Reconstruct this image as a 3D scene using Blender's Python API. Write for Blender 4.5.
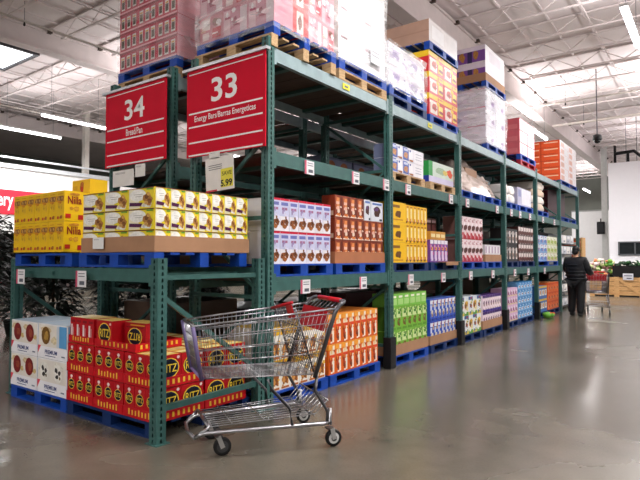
import bpy, math, random
from mathutils import Vector, Matrix
random.seed(7)
PI = math.pi
S = bpy.context.scene
COL = S.collection
for o in list(bpy.data.objects): bpy.data.objects.remove(o)

# ------------------------------------------------------------------ camera, world, exposure
cam_d = bpy.data.cameras.new('camera'); cam = bpy.data.objects.new('camera', cam_d); COL.objects.link(cam)
cam.location = (3.634, -4.088, 1.483)
cam.rotation_euler = (PI/2 + 0.0349, 0, 0.6306)
cam_d.sensor_width = 36; cam_d.lens = 545.85*36/640; cam_d.clip_end = 200; cam_d.clip_start = 0.05
S.camera = cam
W = bpy.data.worlds.new('world'); S.world = W; W.use_nodes = True
W.node_tree.nodes['Background'].inputs[0].default_value = (0.9, 0.95, 1, 1)
W.node_tree.nodes['Background'].inputs[1].default_value = 0.3
vs = S.view_settings
vs.view_transform = 'Standard'; vs.look = 'None'; vs.gamma = 1; vs.use_curve_mapping = False
vs.exposure = 0.08
LAMP_DOWN = 240.0      # watts of one strip light, downward
LAMP_UP = 140.0        # and the spill towards the roof

# ------------------------------------------------------------------ materials
MC = {}
def lin(h):
    if not isinstance(h, str): return h
    h = h.lstrip('#'); c = [int(h[i:i+2], 16)/255 for i in (0, 2, 4)]
    return tuple(x/12.92 if x <= .04045 else ((x+.055)/1.055)**2.4 for x in c)
def mat(col, rough=.55, metal=0, var=.06, scale=6, bump=0, bscale=60, name=None, coat=0, spec=.3):
    key = (col, rough, metal, var, scale, bump, coat)
    if key in MC: return MC[key]
    c = lin(col)
    m = bpy.data.materials.new(name or 'paint_'+str(col).strip('#')); m.use_nodes = True
    nt = m.node_tree; b = nt.nodes['Principled BSDF']
    b.inputs['Roughness'].default_value = rough; b.inputs['Metallic'].default_value = metal
    b.inputs['Specular IOR Level'].default_value = spec
    if coat: b.inputs['Coat Weight'].default_value = coat; b.inputs['Coat Roughness'].default_value = .12
    tc = nt.nodes.new('ShaderNodeTexCoord')
    n = nt.nodes.new('ShaderNodeTexNoise'); n.inputs['Scale'].default_value = scale; n.inputs['Detail'].default_value = 3
    nt.links.new(tc.outputs['Object'], n.inputs['Vector'])
    r = nt.nodes.new('ShaderNodeValToRGB')
    r.color_ramp.elements[0].position = .3; r.color_ramp.elements[1].position = .7
    r.color_ramp.elements[0].color = tuple(max(0, x*(1-var)) for x in c)+(1,)
    r.color_ramp.elements[1].color = tuple(min(1, x*(1+var)) for x in c)+(1,)
    nt.links.new(n.outputs['Fac'], r.inputs['Fac']); nt.links.new(r.outputs['Color'], b.inputs['Base Color'])
    if bump:
        n2 = nt.nodes.new('ShaderNodeTexNoise'); n2.inputs['Scale'].default_value = bscale; n2.inputs['Detail'].default_value = 4
        nt.links.new(tc.outputs['Object'], n2.inputs['Vector'])
        bp = nt.nodes.new('ShaderNodeBump'); bp.inputs['Strength'].default_value = bump; bp.inputs['Distance'].default_value = .01
        nt.links.new(n2.outputs['Fac'], bp.inputs['Height']); nt.links.new(bp.outputs['Normal'], b.inputs['Normal'])
    MC[key] = m
    return m
def emit(name, col, strength):
    m = bpy.data.materials.new(name); m.use_nodes = True; nt = m.node_tree
    b = nt.nodes['Principled BSDF']; b.inputs['Base Color'].default_value = (.9, .9, .9, 1)
    b.inputs['Emission Color'].default_value = tuple(col)+(1,); b.inputs['Emission Strength'].default_value = strength
    return m
def wood(name, c1, c2, rough=.7, scale=3):
    m = bpy.data.materials.new(name); m.use_nodes = True; nt = m.node_tree; b = nt.nodes['Principled BSDF']
    b.inputs['Roughness'].default_value = rough
    tc = nt.nodes.new('ShaderNodeTexCoord'); mp = nt.nodes.new('ShaderNodeMapping'); mp.inputs['Scale'].default_value = (scale, scale*10, scale*10)
    n = nt.nodes.new('ShaderNodeTexNoise'); n.inputs['Scale'].default_value = 2.2; n.inputs['Detail'].default_value = 6
    r = nt.nodes.new('ShaderNodeValToRGB'); r.color_ramp.elements[0].position = .3; r.color_ramp.elements[1].position = .72
    r.color_ramp.elements[0].color = lin(c1)+(1,); r.color_ramp.elements[1].color = lin(c2)+(1,)
    nt.links.new(tc.outputs['Object'], mp.inputs[0]); nt.links.new(mp.outputs[0], n.inputs['Vector'])
    nt.links.new(n.outputs['Fac'], r.inputs[0]); nt.links.new(r.outputs[0], b.inputs['Base Color'])
    return m
def wrap_mat(name, haze, tint='#ffffff'):
    m = bpy.data.materials.new(name); m.use_nodes = True; nt = m.node_tree; nt.nodes.clear()
    out = nt.nodes.new('ShaderNodeOutputMaterial'); tr = nt.nodes.new('ShaderNodeBsdfTransparent')
    b = nt.nodes.new('ShaderNodeBsdfPrincipled'); b.inputs['Base Color'].default_value = lin(tint)+(1,); b.inputs['Roughness'].default_value = .18
    mx = nt.nodes.new('ShaderNodeMixShader'); tc = nt.nodes.new('ShaderNodeTexCoord')
    mp = nt.nodes.new('ShaderNodeMapping'); mp.inputs['Scale'].default_value = (1.2, 1.2, 5); mp.inputs['Rotation'].default_value = (.25, .3, 0)
    n = nt.nodes.new('ShaderNodeTexNoise'); n.inputs['Scale'].default_value = 1.6; n.inputs['Detail'].default_value = 3; n.inputs['Distortion'].default_value = 1.0
    r = nt.nodes.new('ShaderNodeMapRange'); r.inputs[1].default_value = .3; r.inputs[2].default_value = .75
    r.inputs[3].default_value = max(0, haze-.22); r.inputs[4].default_value = min(1, haze+.3)
    nt.links.new(tc.outputs['Object'], mp.inputs[0]); nt.links.new(mp.outputs[0], n.inputs['Vector'])
    nt.links.new(n.outputs['Fac'], r.inputs[0]); nt.links.new(r.outputs[0], mx.inputs[0])
    bp = nt.nodes.new('ShaderNodeBump'); bp.inputs['Strength'].default_value = .3; bp.inputs['Distance'].default_value = .03
    nt.links.new(n.outputs['Fac'], bp.inputs['Height']); nt.links.new(bp.outputs[0], b.inputs['Normal'])
    nt.links.new(tr.outputs[0], mx.inputs[1]); nt.links.new(b.outputs[0], mx.inputs[2]); nt.links.new(mx.outputs[0], out.inputs[0])
    return m
def floor_mat():
    m = bpy.data.materials.new('polished_concrete'); m.use_nodes = True; nt = m.node_tree; b = nt.nodes['Principled BSDF']
    tc = nt.nodes.new('ShaderNodeTexCoord')
    def noise(sc, det, dist=0):
        n = nt.nodes.new('ShaderNodeTexNoise'); n.inputs['Scale'].default_value = sc; n.inputs['Detail'].default_value = det
        n.inputs['Distortion'].default_value = dist; nt.links.new(tc.outputs['Object'], n.inputs['Vector']); return n
    n1 = noise(.55, 7, .6); n2 = noise(3.5, 9, .3); n3 = noise(60, 3)
    r1 = nt.nodes.new('ShaderNodeValToRGB'); r1.color_ramp.elements[0].position = .3; r1.color_ramp.elements[1].position = .72
    r1.color_ramp.elements[0].color = lin('#5a544a')+(1,); r1.color_ramp.elements[1].color = lin('#6e685c')+(1,)
    r2 = nt.nodes.new('ShaderNodeValToRGB'); r2.color_ramp.elements[0].position = .36; r2.color_ramp.elements[1].position = .64
    r2.color_ramp.elements[0].color = (.8, .79, .78, 1); r2.color_ramp.elements[1].color = (1, 1, 1, 1)
    mx = nt.nodes.new('ShaderNodeMixRGB'); mx.blend_type = 'MULTIPLY'; mx.inputs[0].default_value = .8
    r3 = nt.nodes.new('ShaderNodeValToRGB'); r3.color_ramp.elements[0].position = .3; r3.color_ramp.elements[1].position = .5
    r3.color_ramp.elements[0].color = (.75, .75, .75, 1); r3.color_ramp.elements[1].color = (1, 1, 1, 1)
    mx2 = nt.nodes.new('ShaderNodeMixRGB'); mx2.blend_type = 'MULTIPLY'; mx2.inputs[0].default_value = .5
    L = nt.links.new
    L(n1.outputs['Fac'], r1.inputs[0]); L(n2.outputs['Fac'], r2.inputs[0]); L(n3.outputs['Fac'], r3.inputs[0])
    L(r1.outputs[0], mx.inputs[1]); L(r2.outputs[0], mx.inputs[2]); L(mx.outputs[0], mx2.inputs[1]); L(r3.outputs[0], mx2.inputs[2])
    L(mx2.outputs[0], b.inputs['Base Color'])
    mr = nt.nodes.new('ShaderNodeMapRange'); mr.inputs[1].default_value = .3; mr.inputs[2].default_value = .7
    mr.inputs[3].default_value = .18; mr.inputs[4].default_value = .3
    L(n1.outputs['Fac'], mr.inputs[0]); L(mr.outputs[0], b.inputs['Roughness'])
    b.inputs['Specular IOR Level'].default_value = .6
    return m

GREEN = mat('#3b625d', .42, .0, .14, 9, .08, 90, 'green_rack_paint')
LITBEAM = mat('#8fa3a6', .38, .1, .12, 7, .08, 90, 'lit_grey_green_beam_paint')  # light reflected by the top beams is put into this paler colour
BLUE = mat('#0d429f', .5, 0, .18, 8, .15, 40, 'blue_pallet_paint')
NAVY = mat('#0a2a5e', .55, 0, .2, 8, .15, 40, 'dark_blue_pallet_paint')
REDP = mat('#a3182c', .5, 0, .15, 8, .15, 40, 'red_pallet_paint')
TAN = wood('pallet_wood', '#9b7a55', '#cfae83')
DECKW = wood('deck_wood', '#3d2f26', '#5c493b')
CRATE = wood('crate_wood', '#b98a55', '#dcb27a')
CARD = mat('#a87f60', .75, 0, .08, 5, .05, 30, 'brown_cardboard')
CHROME = mat('#a7a7ab', .28, 1.0, .06, 20, 0, 60, 'brushed_steel_wire')
DKSTEEL = mat('#6a6a6e', .35, .9, .08, 20, 0, 60, 'dark_steel_tube')
RUBBER = mat('#1b1b1c', .6, 0, .1, 20, 0, 60, 'black_rubber')
WHITE = mat('#ecebe8', .6, 0, .03, 2, 0, 60, 'white_paint')
CEILW = mat('#e6dcdb', .7, 0, .05, 1, .1, 8, 'roof_deck_paint')
STEELW = mat('#ddd2d0', .6, 0, .05, 3, 0, 60, 'cream_steel_paint')
BLACK = mat('#141416', .5, 0, .1, 8, 0, 60, 'black_plastic')
GALV = mat('#b9bcc0', .4, .7, .08, 10, 0, 60, 'galvanised_rail')

# ------------------------------------------------------------------ mesh builder
class MB:
    def __init__(s): s.v = []; s.f = []; s.m = []; s.mats = []
    def mi(s, m):
        if m not in s.mats: s.mats.append(m)
        return s.mats.index(m)
    def face(s, pts, m):
        n = len(s.v); s.v += [tuple(p) for p in pts]; s.f.append(tuple(range(n, n+len(pts)))); s.m.append(s.mi(m)); return s
    def box(s, x0, y0, z0, x1, y1, z1, m, M=None):
        P = [(x0,y0,z0),(x1,y0,z0),(x1,y1,z0),(x0,y1,z0),(x0,y0,z1),(x1,y0,z1),(x1,y1,z1),(x0,y1,z1)]
        if M is not None: P = [tuple(M @ Vector(p)) for p in P]
        n = len(s.v); s.v += P; k = s.mi(m)
        for q in ((3,2,1,0),(4,5,6,7),(0,1,5,4),(1,2,6,5),(2,3,7,6),(3,0,4,7)):
            s.f.append(tuple(n+i for i in q)); s.m.append(k)
        return s
    def bar(s, a, b, w, h, m):            # rectangular bar between two points
        a = Vector(a); b = Vector(b); d = b-a; L = d.length; d.normalize()
        up = Vector((0,0,1)) if abs(d.z) < .95 else Vector((1,0,0))
        r = d.cross(up).normalized(); u = r.cross(d)
        M = Matrix(((r.x,d.x,u.x,a.x),(r.y,d.y,u.y,a.y),(r.z,d.z,u.z,a.z),(0,0,0,1)))
        return s.box(-w/2, 0, -h/2, w/2, L, h/2, m, M)
    def tube(s, pts, r, m, n=6, closed=False):
        pts = [Vector(p) for p in pts]; k = s.mi(m); base = len(s.v); N = len(pts)
        for i, p in enumerate(pts):
            a = pts[i-1] if (i > 0 or closed) else p; b = pts[(i+1) % N] if (i < N-1 or closed) else p
            d = (b-a)
            if d.length < 1e-9: d = Vector((0,0,1))
            d.normalize(); up = Vector((0,0,1)) if abs(d.z) < .9 else Vector((1,0,0))
            e = d.cross(up).normalized(); u = e.cross(d)
            for j in range(n):
                t = 2*PI*j/n; s.v.append(tuple(p+e*math.cos(t)*r+u*math.sin(t)*r))
        for i in range(N if closed else N-1):
            for j in range(n):
                A = base+i*n+j; B = base+i*n+(j+1)%n; i2 = (i+1) % N
                s.f.append((A, B, base+i2*n+(j+1)%n, base+i2*n+j)); s.m.append(k)
        if not closed:
            s.f.append(tuple(base+j for j in range(n))[::-1]); s.m.append(k)
            s.f.append(tuple(base+(N-1)*n+j for j in range(n))); s.m.append(k)
        return s
    def lathe(s, prof, m, n=16, axis='z', M=None):   # prof: (radius, height)
        k = s.mi(m); base = len(s.v)
        for (r, z) in prof:
            for j in range(n):
                t = 2*PI*j/n; p = Vector((r*math.cos(t), r*math.sin(t), z))
                if axis == 'y': p = Vector((p.x, p.z, p.y))
                if M is not None: p = M @ p
                s.v.append(tuple(p))
        for i in range(len(prof)-1):
            for j in range(n):
                s.f.append((base+i*n+j, base+i*n+(j+1)%n, base+(i+1)*n+(j+1)%n, base+(i+1)*n+j)); s.m.append(k)
        s.f.append(tuple(base+j for j in range(n))[::-1]); s.m.append(k)
        s.f.append(tuple(base+(len(prof)-1)*n+j for j in range(n))); s.m.append(k)
        return s
    def blob(s, c, rx, ry, rz, m, amp=.15, nu=10, nv=7, seed=0):
        rd = random.Random(seed); k = s.mi(m); base = len(s.v)
        for i in range(nv+1):
            ph = PI*i/nv
            for j in range(nu):
                t = 2*PI*j/nu; q = 1+rd.uniform(-amp, amp)*(0 < i < nv)
                s.v.append((c[0]+rx*q*math.sin(ph)*math.cos(t), c[1]+ry*q*math.sin(ph)*math.sin(t), c[2]-rz*math.cos(ph)*q))
        for i in range(nv):
            for j in range(nu):
                s.f.append((base+i*nu+j, base+i*nu+(j+1)%nu, base+(i+1)*nu+(j+1)%nu, base+(i+1)*nu+j)); s.m.append(k)
        return s
    def mesh(s, name, smooth=False):
        me = bpy.data.meshes.new(name); me.from_pydata(s.v, [], s.f)
        for m in s.mats: me.materials.append(m)
        me.polygons.foreach_set('material_index', s.m)
        if smooth: me.polygons.foreach_set('use_smooth', [True]*len(s.f))
        me.update(); return me
    def build(s, name, parent=None, smooth=False):
        return obj(name, s.mesh(name, smooth), parent)
def obj(name, me, parent=None, loc=None, rz=0):
    o = bpy.data.objects.new(name, me); COL.objects.link(o)
    if parent is not None: o.parent = parent
    if loc is not None: o.location = loc
    if rz: o.rotation_euler = (0, 0, rz)
    return o
NL = {}
def tag(o, label, cat, group=None, kind=None):
    n = len(label.replace('-', ' ').split())
    if not 4 <= len(label.split()) <= 16: print('LABEL LENGTH', label)
    NL.setdefault(label, []).append(o.name)
    o['label'] = label; o['category'] = cat
    if group: o['group'] = group
    if kind: o['kind'] = kind
    return o
def empty(name, loc=(0,0,0), rz=0):
    return obj(name, None, None, loc, rz)
def copy_tree(o, parent=None):
    c = o.copy(); COL.objects.link(c); c.parent = parent
    for ch in list(o.children): copy_tree(ch, c)
    return c
def struct(o, label=None):
    o['kind'] = 'structure'
    if label: o['label'] = label
    return o
ORD = ['first','second','third','fourth','fifth','sixth','seventh','eighth','ninth','tenth','eleventh','twelfth']

# ------------------------------------------------------------------ lettering
TC = {}
def text_geo(t, bold=0.0):
    if (t, bold) in TC: return TC[(t, bold)]
    cu = bpy.data.curves.new('t', 'FONT'); cu.body = t; cu.size = 1; cu.offset = bold; cu.resolution_u = 3; cu.fill_mode = 'FRONT'
    o = bpy.data.objects.new('t', cu); COL.objects.link(o)
    dg = bpy.context.evaluated_depsgraph_get(); me = bpy.data.meshes.new_from_object(o.evaluated_get(dg))
    V = [(v.co.x, v.co.y) for v in me.vertices]; F = [tuple(p.vertices) for p in me.polygons]
    x0 = min(v[0] for v in V); x1 = max(v[0] for v in V); y0 = min(v[1] for v in V); y1 = max(v[1] for v in V)
    V = [((x-(x0+x1)/2)/(x1-x0), (y-(y0+y1)/2)/(y1-y0)) for x, y in V]
    bpy.data.objects.remove(o); bpy.data.curves.remove(cu); bpy.data.meshes.remove(me)
    TC[(t, bold)] = (V, F); return TC[(t, bold)]
def decal_text(mb, P, t, cu, cv, wu, hv, m, bold=.0, flip=False):    # P(u,v) -> 3d point
    V, F = text_geo(t, bold); s = -1 if flip else 1
    n = len(mb.v); mb.v += [tuple(P(cu+s*x*wu, cv+s*y*hv)) for x, y in V]; k = mb.mi(m)
    for f in F: mb.f.append(tuple(n+i for i in f)); mb.m.append(k)

# ------------------------------------------------------------------ printed cartons
def carton(w, h, d, col, decals=(), rough=.42, top=None, side=None, seed=1):
    """box standing on z=0, front towards -Y, decals are flat print slightly proud of the board"""
    rd = random.Random(seed); mb = MB(); M = mat(col, rough, 0, .05, 7)
    x, y = w/2, d/2; b = .004
    mb.box(-x, -y, 0, x, y, h, M)
    off = [0.0]
    def P_for(face, o):
        if face == 'F': return lambda u, v: (-x+u*w, -y-o, v*h)
        if face == 'R': return lambda u, v: (x+o, -y+u*d, v*h)
        if face == 'L': return lambda u, v: (-x-o, y-u*d, v*h)
        if face == 'T': return lambda u, v: (-x+u*w, -y+v*d, h+o)
    ds = list(decals)
    if top: ds.insert(0, ('r', 'T', .01, .01, .99, .99, top))
    if side: ds.insert(0, ('r', 'L', .01, .01, .99, .99, side)); ds.insert(0, ('r', 'R', .01, .01, .99, .99, side))
    for i, q in enumerate(ds):
        P = P_for(q[1], .0006+.00035*i)
        if q[0] == 'r':
            u0, v0, u1, v1, c = q[2:7]; mb.face([P(u0,v0), P(u1,v0), P(u1,v1), P(u0,v1)], mat(c, rough, 0, .05, 7))
        elif q[0] == 'p':
            mb.face([P(*a) for a in q[2]], mat(q[3], rough, 0, .05, 7))
        elif q[0] == 'e':
            cu, cv, ru, rv, c = q[2:7]; mb.face([P(cu+ru*math.cos(t*PI/7), cv+rv*math.sin(t*PI/7)) for t in range(14)], mat(c, rough, 0, .12, 30))
        elif q[0] == 'b':
            cu, cv, ru, rv, c = q[2:7]
            pts = []
            for t in range(12):
                k = rd.uniform(.72, 1.12); pts.append(P(cu+ru*k*math.cos(t*PI/6), cv+rv*k*math.sin(t*PI/6)))
            mb.face(pts, mat(c, rough, 0, .25, 40))
        elif q[0] == 't':
            t, cu, cv, wu, hv, c = q[2:8]; decal_text(mb, P, t, cu, cv, wu, hv, mat(c, rough, 0, .03, 7), q[8] if len(q) > 8 else .02, q[9] if len(q) > 9 else False)
    return mb.mesh('carton')

def busy(face, cols, n, seed, u0=.04, u1=.96, v0=.04, v1=.96):
    rd = random.Random(seed); out = []
    for i in range(n):
        u = rd.uniform(u0, u1); v = rd.uniform(v0, v1); a = rd.uniform(.04, .16); b_ = rd.uniform(.02, .07)
        u = min(max(u, u0+a), u1-a); v = min(max(v, v0+b_), v1-b_)
        out.append((rd.choice('rb'), face, u, v, a, b_, rd.choice(cols)))
    return [(('r', f, u-a, v-b_, u+a, v+b_, c) if k == 'r' else ('b', f, u, v, a, b_*1.6, c)) for k, f, u, v, a, b_, c in out]
def place_row(name, meshes, face, start, pitch, n, front, z, d, rows=1, rowp=None, zstep=0, layers=1, pick=None, desc='', place='', cat='box', group='', layer_names=None, skip=None, jit=.004, seed=0, rowname=True):
    """grid of boxes: n along the face, `layers` high, `rows` deep. face 'aisle' looks to +X, 'end' looks to -Y"""
    rd = random.Random(seed+len(desc)); out = []
    if layer_names is None:
        layer_names = {1: [''], 2: ['lower layer', 'upper layer'], 3: ['bottom layer', 'middle layer', 'top layer']}.get(layers) or \
            ['bottom layer']+[ORD[k]+' layer up' for k in range(1, layers-1)]+['top layer']
    rowp = rowp or d+.006
    for k in range(layers):
        for j in range(rows):
            for i in range(n):
                if skip and skip(i, k, j): continue
                me = meshes[pick(i, k, j) if pick else 0]
                a = start+(i+.5)*pitch; q = front + (d/2+j*rowp)*(-1 if face == 'aisle' else 1)
                q += rd.uniform(-jit, 0)
                loc = (q, a, z+k*zstep) if face == 'aisle' else (a, q, z+k*zstep)
                o = obj(name, me, None, loc, (PI/2 if face == 'aisle' else 0)+rd.uniform(-jit, jit)*.6)
                bits = [desc]
                if n > 1: bits.append(ORD[i]+' from left')
                if layer_names[k]: bits.append(layer_names[k])
                if rows > 1 and rowname: bits.append(['front', 'behind', 'third', 'rear'][j])
                if place: bits.append(place)
                tag(o, ', '.join(bits), cat, group); out.append(o)
    return out

# ------------------------------------------------------------------ setting: floor, roof, walls
F = MB().box(-34, -18, -.1, 18, 50, 0, floor_mat()).build('floor'); struct(F)
ceiling = MB().box(-34, -18, 8.42, 18, 50, 8.55, CEILW).build('ceiling'); struct(ceiling)
# ribs of the roof deck run along Y; joists along X between girders
rib = MB()
rib.box(-.03, 0, -.05, .03, 68, 0, CEILW); ribm = rib.mesh('deck_rib')
GX = (-23.3, -12.7, -2.55, 8.0)
for gx in GX:
    dep = .62 if gx < -10 else .86
    g = MB(); z0 = 8.34-dep
    g.box(-.2, -18, z0, .2, 50, z0+.06, STEELW); g.box(-.14, -18, z0+.06, .14, 50, 8.30, STEELW); g.box(-.2, -18, 8.28, .2, 50, 8.34, STEELW)
    o = g.build('girder', ceiling); o.location = (gx, 0, 0)
def joist_mesh(L):
    j = MB(); t, b_ = 8.40, 7.92
    j.box(.16, -.05, t-.05, L-.16, .05, t, STEELW); j.box(.9, -.03, b_, L-.9, .03, b_+.04, STEELW)
    n = 14; xs = [.35+(L-.7)*i/n for i in range(n+1)]
    for i in range(n):
        a = t-.03 if i % 2 == 0 else b_+.03; c = b_+.03 if i % 2 == 0 else t-.03
        j.tube([(xs[i], 0, a), (xs[i+1], 0, c)], .014, STEELW, 4)
    for e in (.16, L-.16): j.box(e-.12, -.06, t-.13, e+.12, .06, t-.05, mat('#4a3f38', .7))
    return j.mesh('joist')
for k in range(len(GX)-1):
    jm = joist_mesh(GX[k+1]-GX[k])
    y = -9.0
    while y < 48:
        o = obj('joist', jm, ceiling, (GX[k], y, 0)); y += 1.65
for k in range(len(GX)-1):                      # bridging rods across the joists, along Y
    for q in (.33, .67):
        x = GX[k]+(GX[k+1]-GX[k])*q
        b = MB(); b.bar((0, -18, 7.96), (0, 48, 7.96), .03, .03, STEELW); o = b.build('bridging_bar', ceiling); o.location = (x, 0, 0)
for i in range(38):
    obj('deck_rib', ribm, ceiling, (-23+i*.9+.3, -18, 8.42))
# walls
WALLG = mat('#6d716a', .8, 0, .04, 2, .1, 20, 'grey_green_block_wall')
wb = MB().box(-34, 44, 0, 18, 44.3, 8.42, WALLG).build('wall_back'); struct(wb)
wbp = MB().box(-9, 43.9, 0, 6, 44, 3.4, mat('#c9cac8', .6, 0, .02)).build('wall_panel', wb)
struct(MB().box(-34.3, -18, 0, -34, 50, 8.42, WALLG).build('wall_left'))
struct(MB().box(18, -18, 0, 18.3, 50, 8.42, WHITE).build('wall_right'))
struct(MB().box(-34, -18.3, 0, 18, -18, 8.42, WHITE).build('wall_front'))
# bakery front: white bulkhead with a dark opening beneath
bk = MB(); bk.box(-20.6, -6, 2.55, -20, 14, 5.25, mat('#f6f5f2', .6)); bk.box(-20.7, -6, 5.25, -19.9, 14, 5.42, mat('#d5d8dc', .4))
struct(bk.build('wall_bakery'))
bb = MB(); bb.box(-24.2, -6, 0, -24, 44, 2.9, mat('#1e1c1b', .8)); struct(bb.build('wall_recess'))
# cooler box at the far end of the aisle
wc = MB(); wc.box(-.55, 25, 0, 7, 30, 6.05, mat('#f1f1f6', .5, 0, .01)); struct(wc.build('wall_cooler'))
win = empty('window_1', (0, 0, 0)); struct(win)
w_ = MB(); 
for a in ((-.18,1.66,1.2,1.72),(-.18,2.24,1.2,2.3),(-.18,1.66,-.12,2.3),(.48,1.66,.54,2.3),(1.14,1.66,1.2,2.3)): w_.box(a[0], 24.93, a[1], a[2], 25, a[3], mat('#5a5f63', .5))
w_.build('window_frame', win)
MB().box(-.12, 24.97, 1.72, 1.14, 24.99, 2.24, mat('#23282b', .15)).build('pane', win)
col1 = MB(); col1.box(-2.10, 33, 0, -1.80, 33.3, 8.4, mat('#c9cbc8', .6)); struct(col1.build('trim_1'))
col2 = MB(); col2.box(-20.25, 9.8, 5.42, -20.0, 10.02, 8.4, mat('#e6e2da', .6)); struct(col2.build('trim_2'))
# skylight in the roof left of the girder
sk = empty('window_2'); struct(sk)
s_ = MB(); fd = mat('#5a5a60', .5)
s_.box(-15.5, .4, 7.75, -15.4, 4.25, 8.42, fd); s_.box(-13.25, .4, 7.75, -13.15, 4.25, 8.42, fd); s_.box(-15.4, .4, 7.75, -13.25, .5, 8.42, fd); s_.box(-15.4, 4.15, 7.75, -13.25, 4.25, 8.42, fd)
for yy in (1.7, 2.95): s_.box(-15.4, yy-.03, 7.77, -13.25, yy+.03, 7.8, fd)
s_.build('window_frame', sk)
MB().box(-15.4, .5, 7.8, -13.25, 4.15, 7.83, emit('skylight_diffuser', (.93, .97, 1), 2.5)).build('pane', sk)

# ------------------------------------------------------------------ strip lights
TUBE = emit('fluorescent_tube', (.98, .98, 1.0), 14)
def strip_proto():
    r = empty('strip_light')
    MB().box(-.08, -1.25, .03, .08, 1.25, .09, mat('#e9e9e9', .4)).build('housing', r)
    MB().tube([(0, -1.22, 0), (0, 1.22, 0)], .05, TUBE, 10).build('tube', r)
    for s in (-.9, .9): MB().tube([(0, s, .09), (0, s, 1.92)], .006, DKSTEEL, 4).build('hanger', r)
    return r
lamps = []
ROWS = {13.0: (.2, 18.6), 7.6: (-9.0, .2, 9.4, 18.6, 27.8), 2.2: (-9.0, .2, 9.4, 18.6, 27.8, 37.0), -2.1: (18.65,), -4.1: (39.7,), -6.5: (-9.0, 22.0, 32.0),
        -11.0: (-9.0, 8.0, 17.0, 26.0, 35.0), -15.3: (6.65, 16.0, 25.0, 34.0), -18.3: (6.5, 16.0, 25.0)}
for x, ys in ROWS.items():
    for y in ys: lamps.append((x, y))
lamp_p = strip_proto(); first = True
DOWN = bpy.data.lights.new('strip_down', 'AREA'); DOWN.shape = 'RECTANGLE'; DOWN.size = .2; DOWN.size_y = 2.4; DOWN.energy = LAMP_DOWN; DOWN.color = (1, .985, .975)
UP = bpy.data.lights.new('strip_up', 'AREA'); UP.shape = 'RECTANGLE'; UP.size = .2; UP.size_y = 2.4; UP.energy = LAMP_UP; UP.color = (1, .98, .985)
UPL = UP.copy(); UPL.energy = LAMP_UP*.3
for n, (x, y) in enumerate(lamps):
    r = lamp_p if first else copy_tree(lamp_p); first = False
    r.location = (x, y, 6.5)
    near = {2.2: 'over the right-hand aisle', 7.6: 'beyond the right edge of the aisle', 13.0: 'by the right wall', -2.1: 'over the rack top', -4.1: 'far off past the rack end', -6.5: 'over the aisle behind the racks', -11.0: 'before the second girder', -15.3: 'between girder and bakery', -18.3: 'closest to the bakery bulkhead'}[x]
    ysx = sorted(b for a, b in lamps if a == x)
    tag(r, 'white tube strip light %s, %s from the front' % (near, ORD[ysx.index(y)]), 'ceiling light', 'hanging strip lights')
for n, (x, y) in enumerate(lamps):
    o = obj('lamp_down', DOWN, None, (x, y, 6.43))
    o = obj('lamp_up', UP if x > -12 else UPL, None, (x, y, 6.61)); o.rotation_euler = (PI, 0, 0)

# ------------------------------------------------------------------ sprinkler pipes and small roof things
def pipe(a, b, r, drops, label):
    e = empty('sprinkler_pipe', (0, 0, 0))
    MB().tube([a, b], r, mat('#cfc7bf', .5), 8).build('pipe', e)
    A = Vector(a); B = Vector(b)
    for i in range(drops):
        p = A+(B-A)*((i+.5)/drops)
        MB().tube([(p.x, p.y, p.z), (p.x, p.y, p.z+.9)], .008, DKSTEEL, 4).build('hanger', e)
        MB().lathe([(.015, 0), (.03, .02), (.03, .05), (.015, .1)], mat('#3b3532', .5), 8, M=Matrix.Translation((p.x, p.y, p.z-.13))).build('sprinkler_head', e)
    tag(e, label, 'pipe', 'roof sprinkler pipes')
pipe((-2.2, 18, 7.45), (7.8, 18, 7.45), .035, 4, 'cream sprinkler pipe crossing the roof above the orange cartons')
pipe((-2.2, 21.5, 7.4), (7.8, 21.5, 7.4), .05, 4, 'thick cream pipe crossing the roof beside the dome camera')
pipe((-10.9, -2, 7.7), (-10.9, 20, 7.7), .03, 7, 'thin sprinkler pipe running over the stack of pink boxes')
pipe((-17, -4, 7.0), (-17, 40, 7.0), .03, 8, 'dark thin pipe hanging in front of the bakery bulkhead')
e = empty('dome_camera', (.15, 17.8, 5.75))
MB().tube([(0,0,.25), (0,0,2.672)], .02, DKSTEEL, 6).build('pole', e); MB().lathe([(.06,.27),(.14,.24),(.16,.1),(.15,.05)], BLACK, 14).build('housing', e, True)
MB().lathe([(.02,-.06),(.09,-.03),(.13,.05)], mat('#0c0c10', .12), 14).build('dome', e, True)
tag(e, 'black dome security camera hanging from the roof', 'camera')

# ------------------------------------------------------------------ pallet racks
def post_mesh(H, w=.09, d=.095, pitch=.05):
    mb = MB(); k = GREEN; x, y = w/2, d/2; n = int(H/pitch)
    mb.face([(-x,y,0),(-x,-y,0),(-x,-y,H),(-x,y,H)], k); mb.face([(x,y,0),(-x,y,0),(-x,y,H),(x,y,H)], k)
    hw, hh = .011, .016
    for i in range(n):
        z0, z1 = H*i/n, H*(i+1)/n; zc = (z0+z1)/2
        for side in (0, 1):
            def P(u, z): return (u, -y, z) if side == 0 else (x, u, z)
            a = x if side == 0 else y
            o_ = [P(-a,z0), P(a,z0), P(a,z1), P(-a,z1)]; i_ = [P(-hw,zc-hh), P(hw,zc-hh), P(hw*.6,zc+hh), P(-hw*.6,zc+hh)]
            for q in range(4): mb.face([o_[q], o_[(q+1)%4], i_[(q+1)%4], i_[q]], k)
    mb.face([(-x,-y,H),(x,-y,H),(x,y,H),(-x,y,H)], k)
    mb.box(-x-.03, -y-.02, 0, x+.03, y+.02, .008, k)
    return mb.mesh('post')
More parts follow.
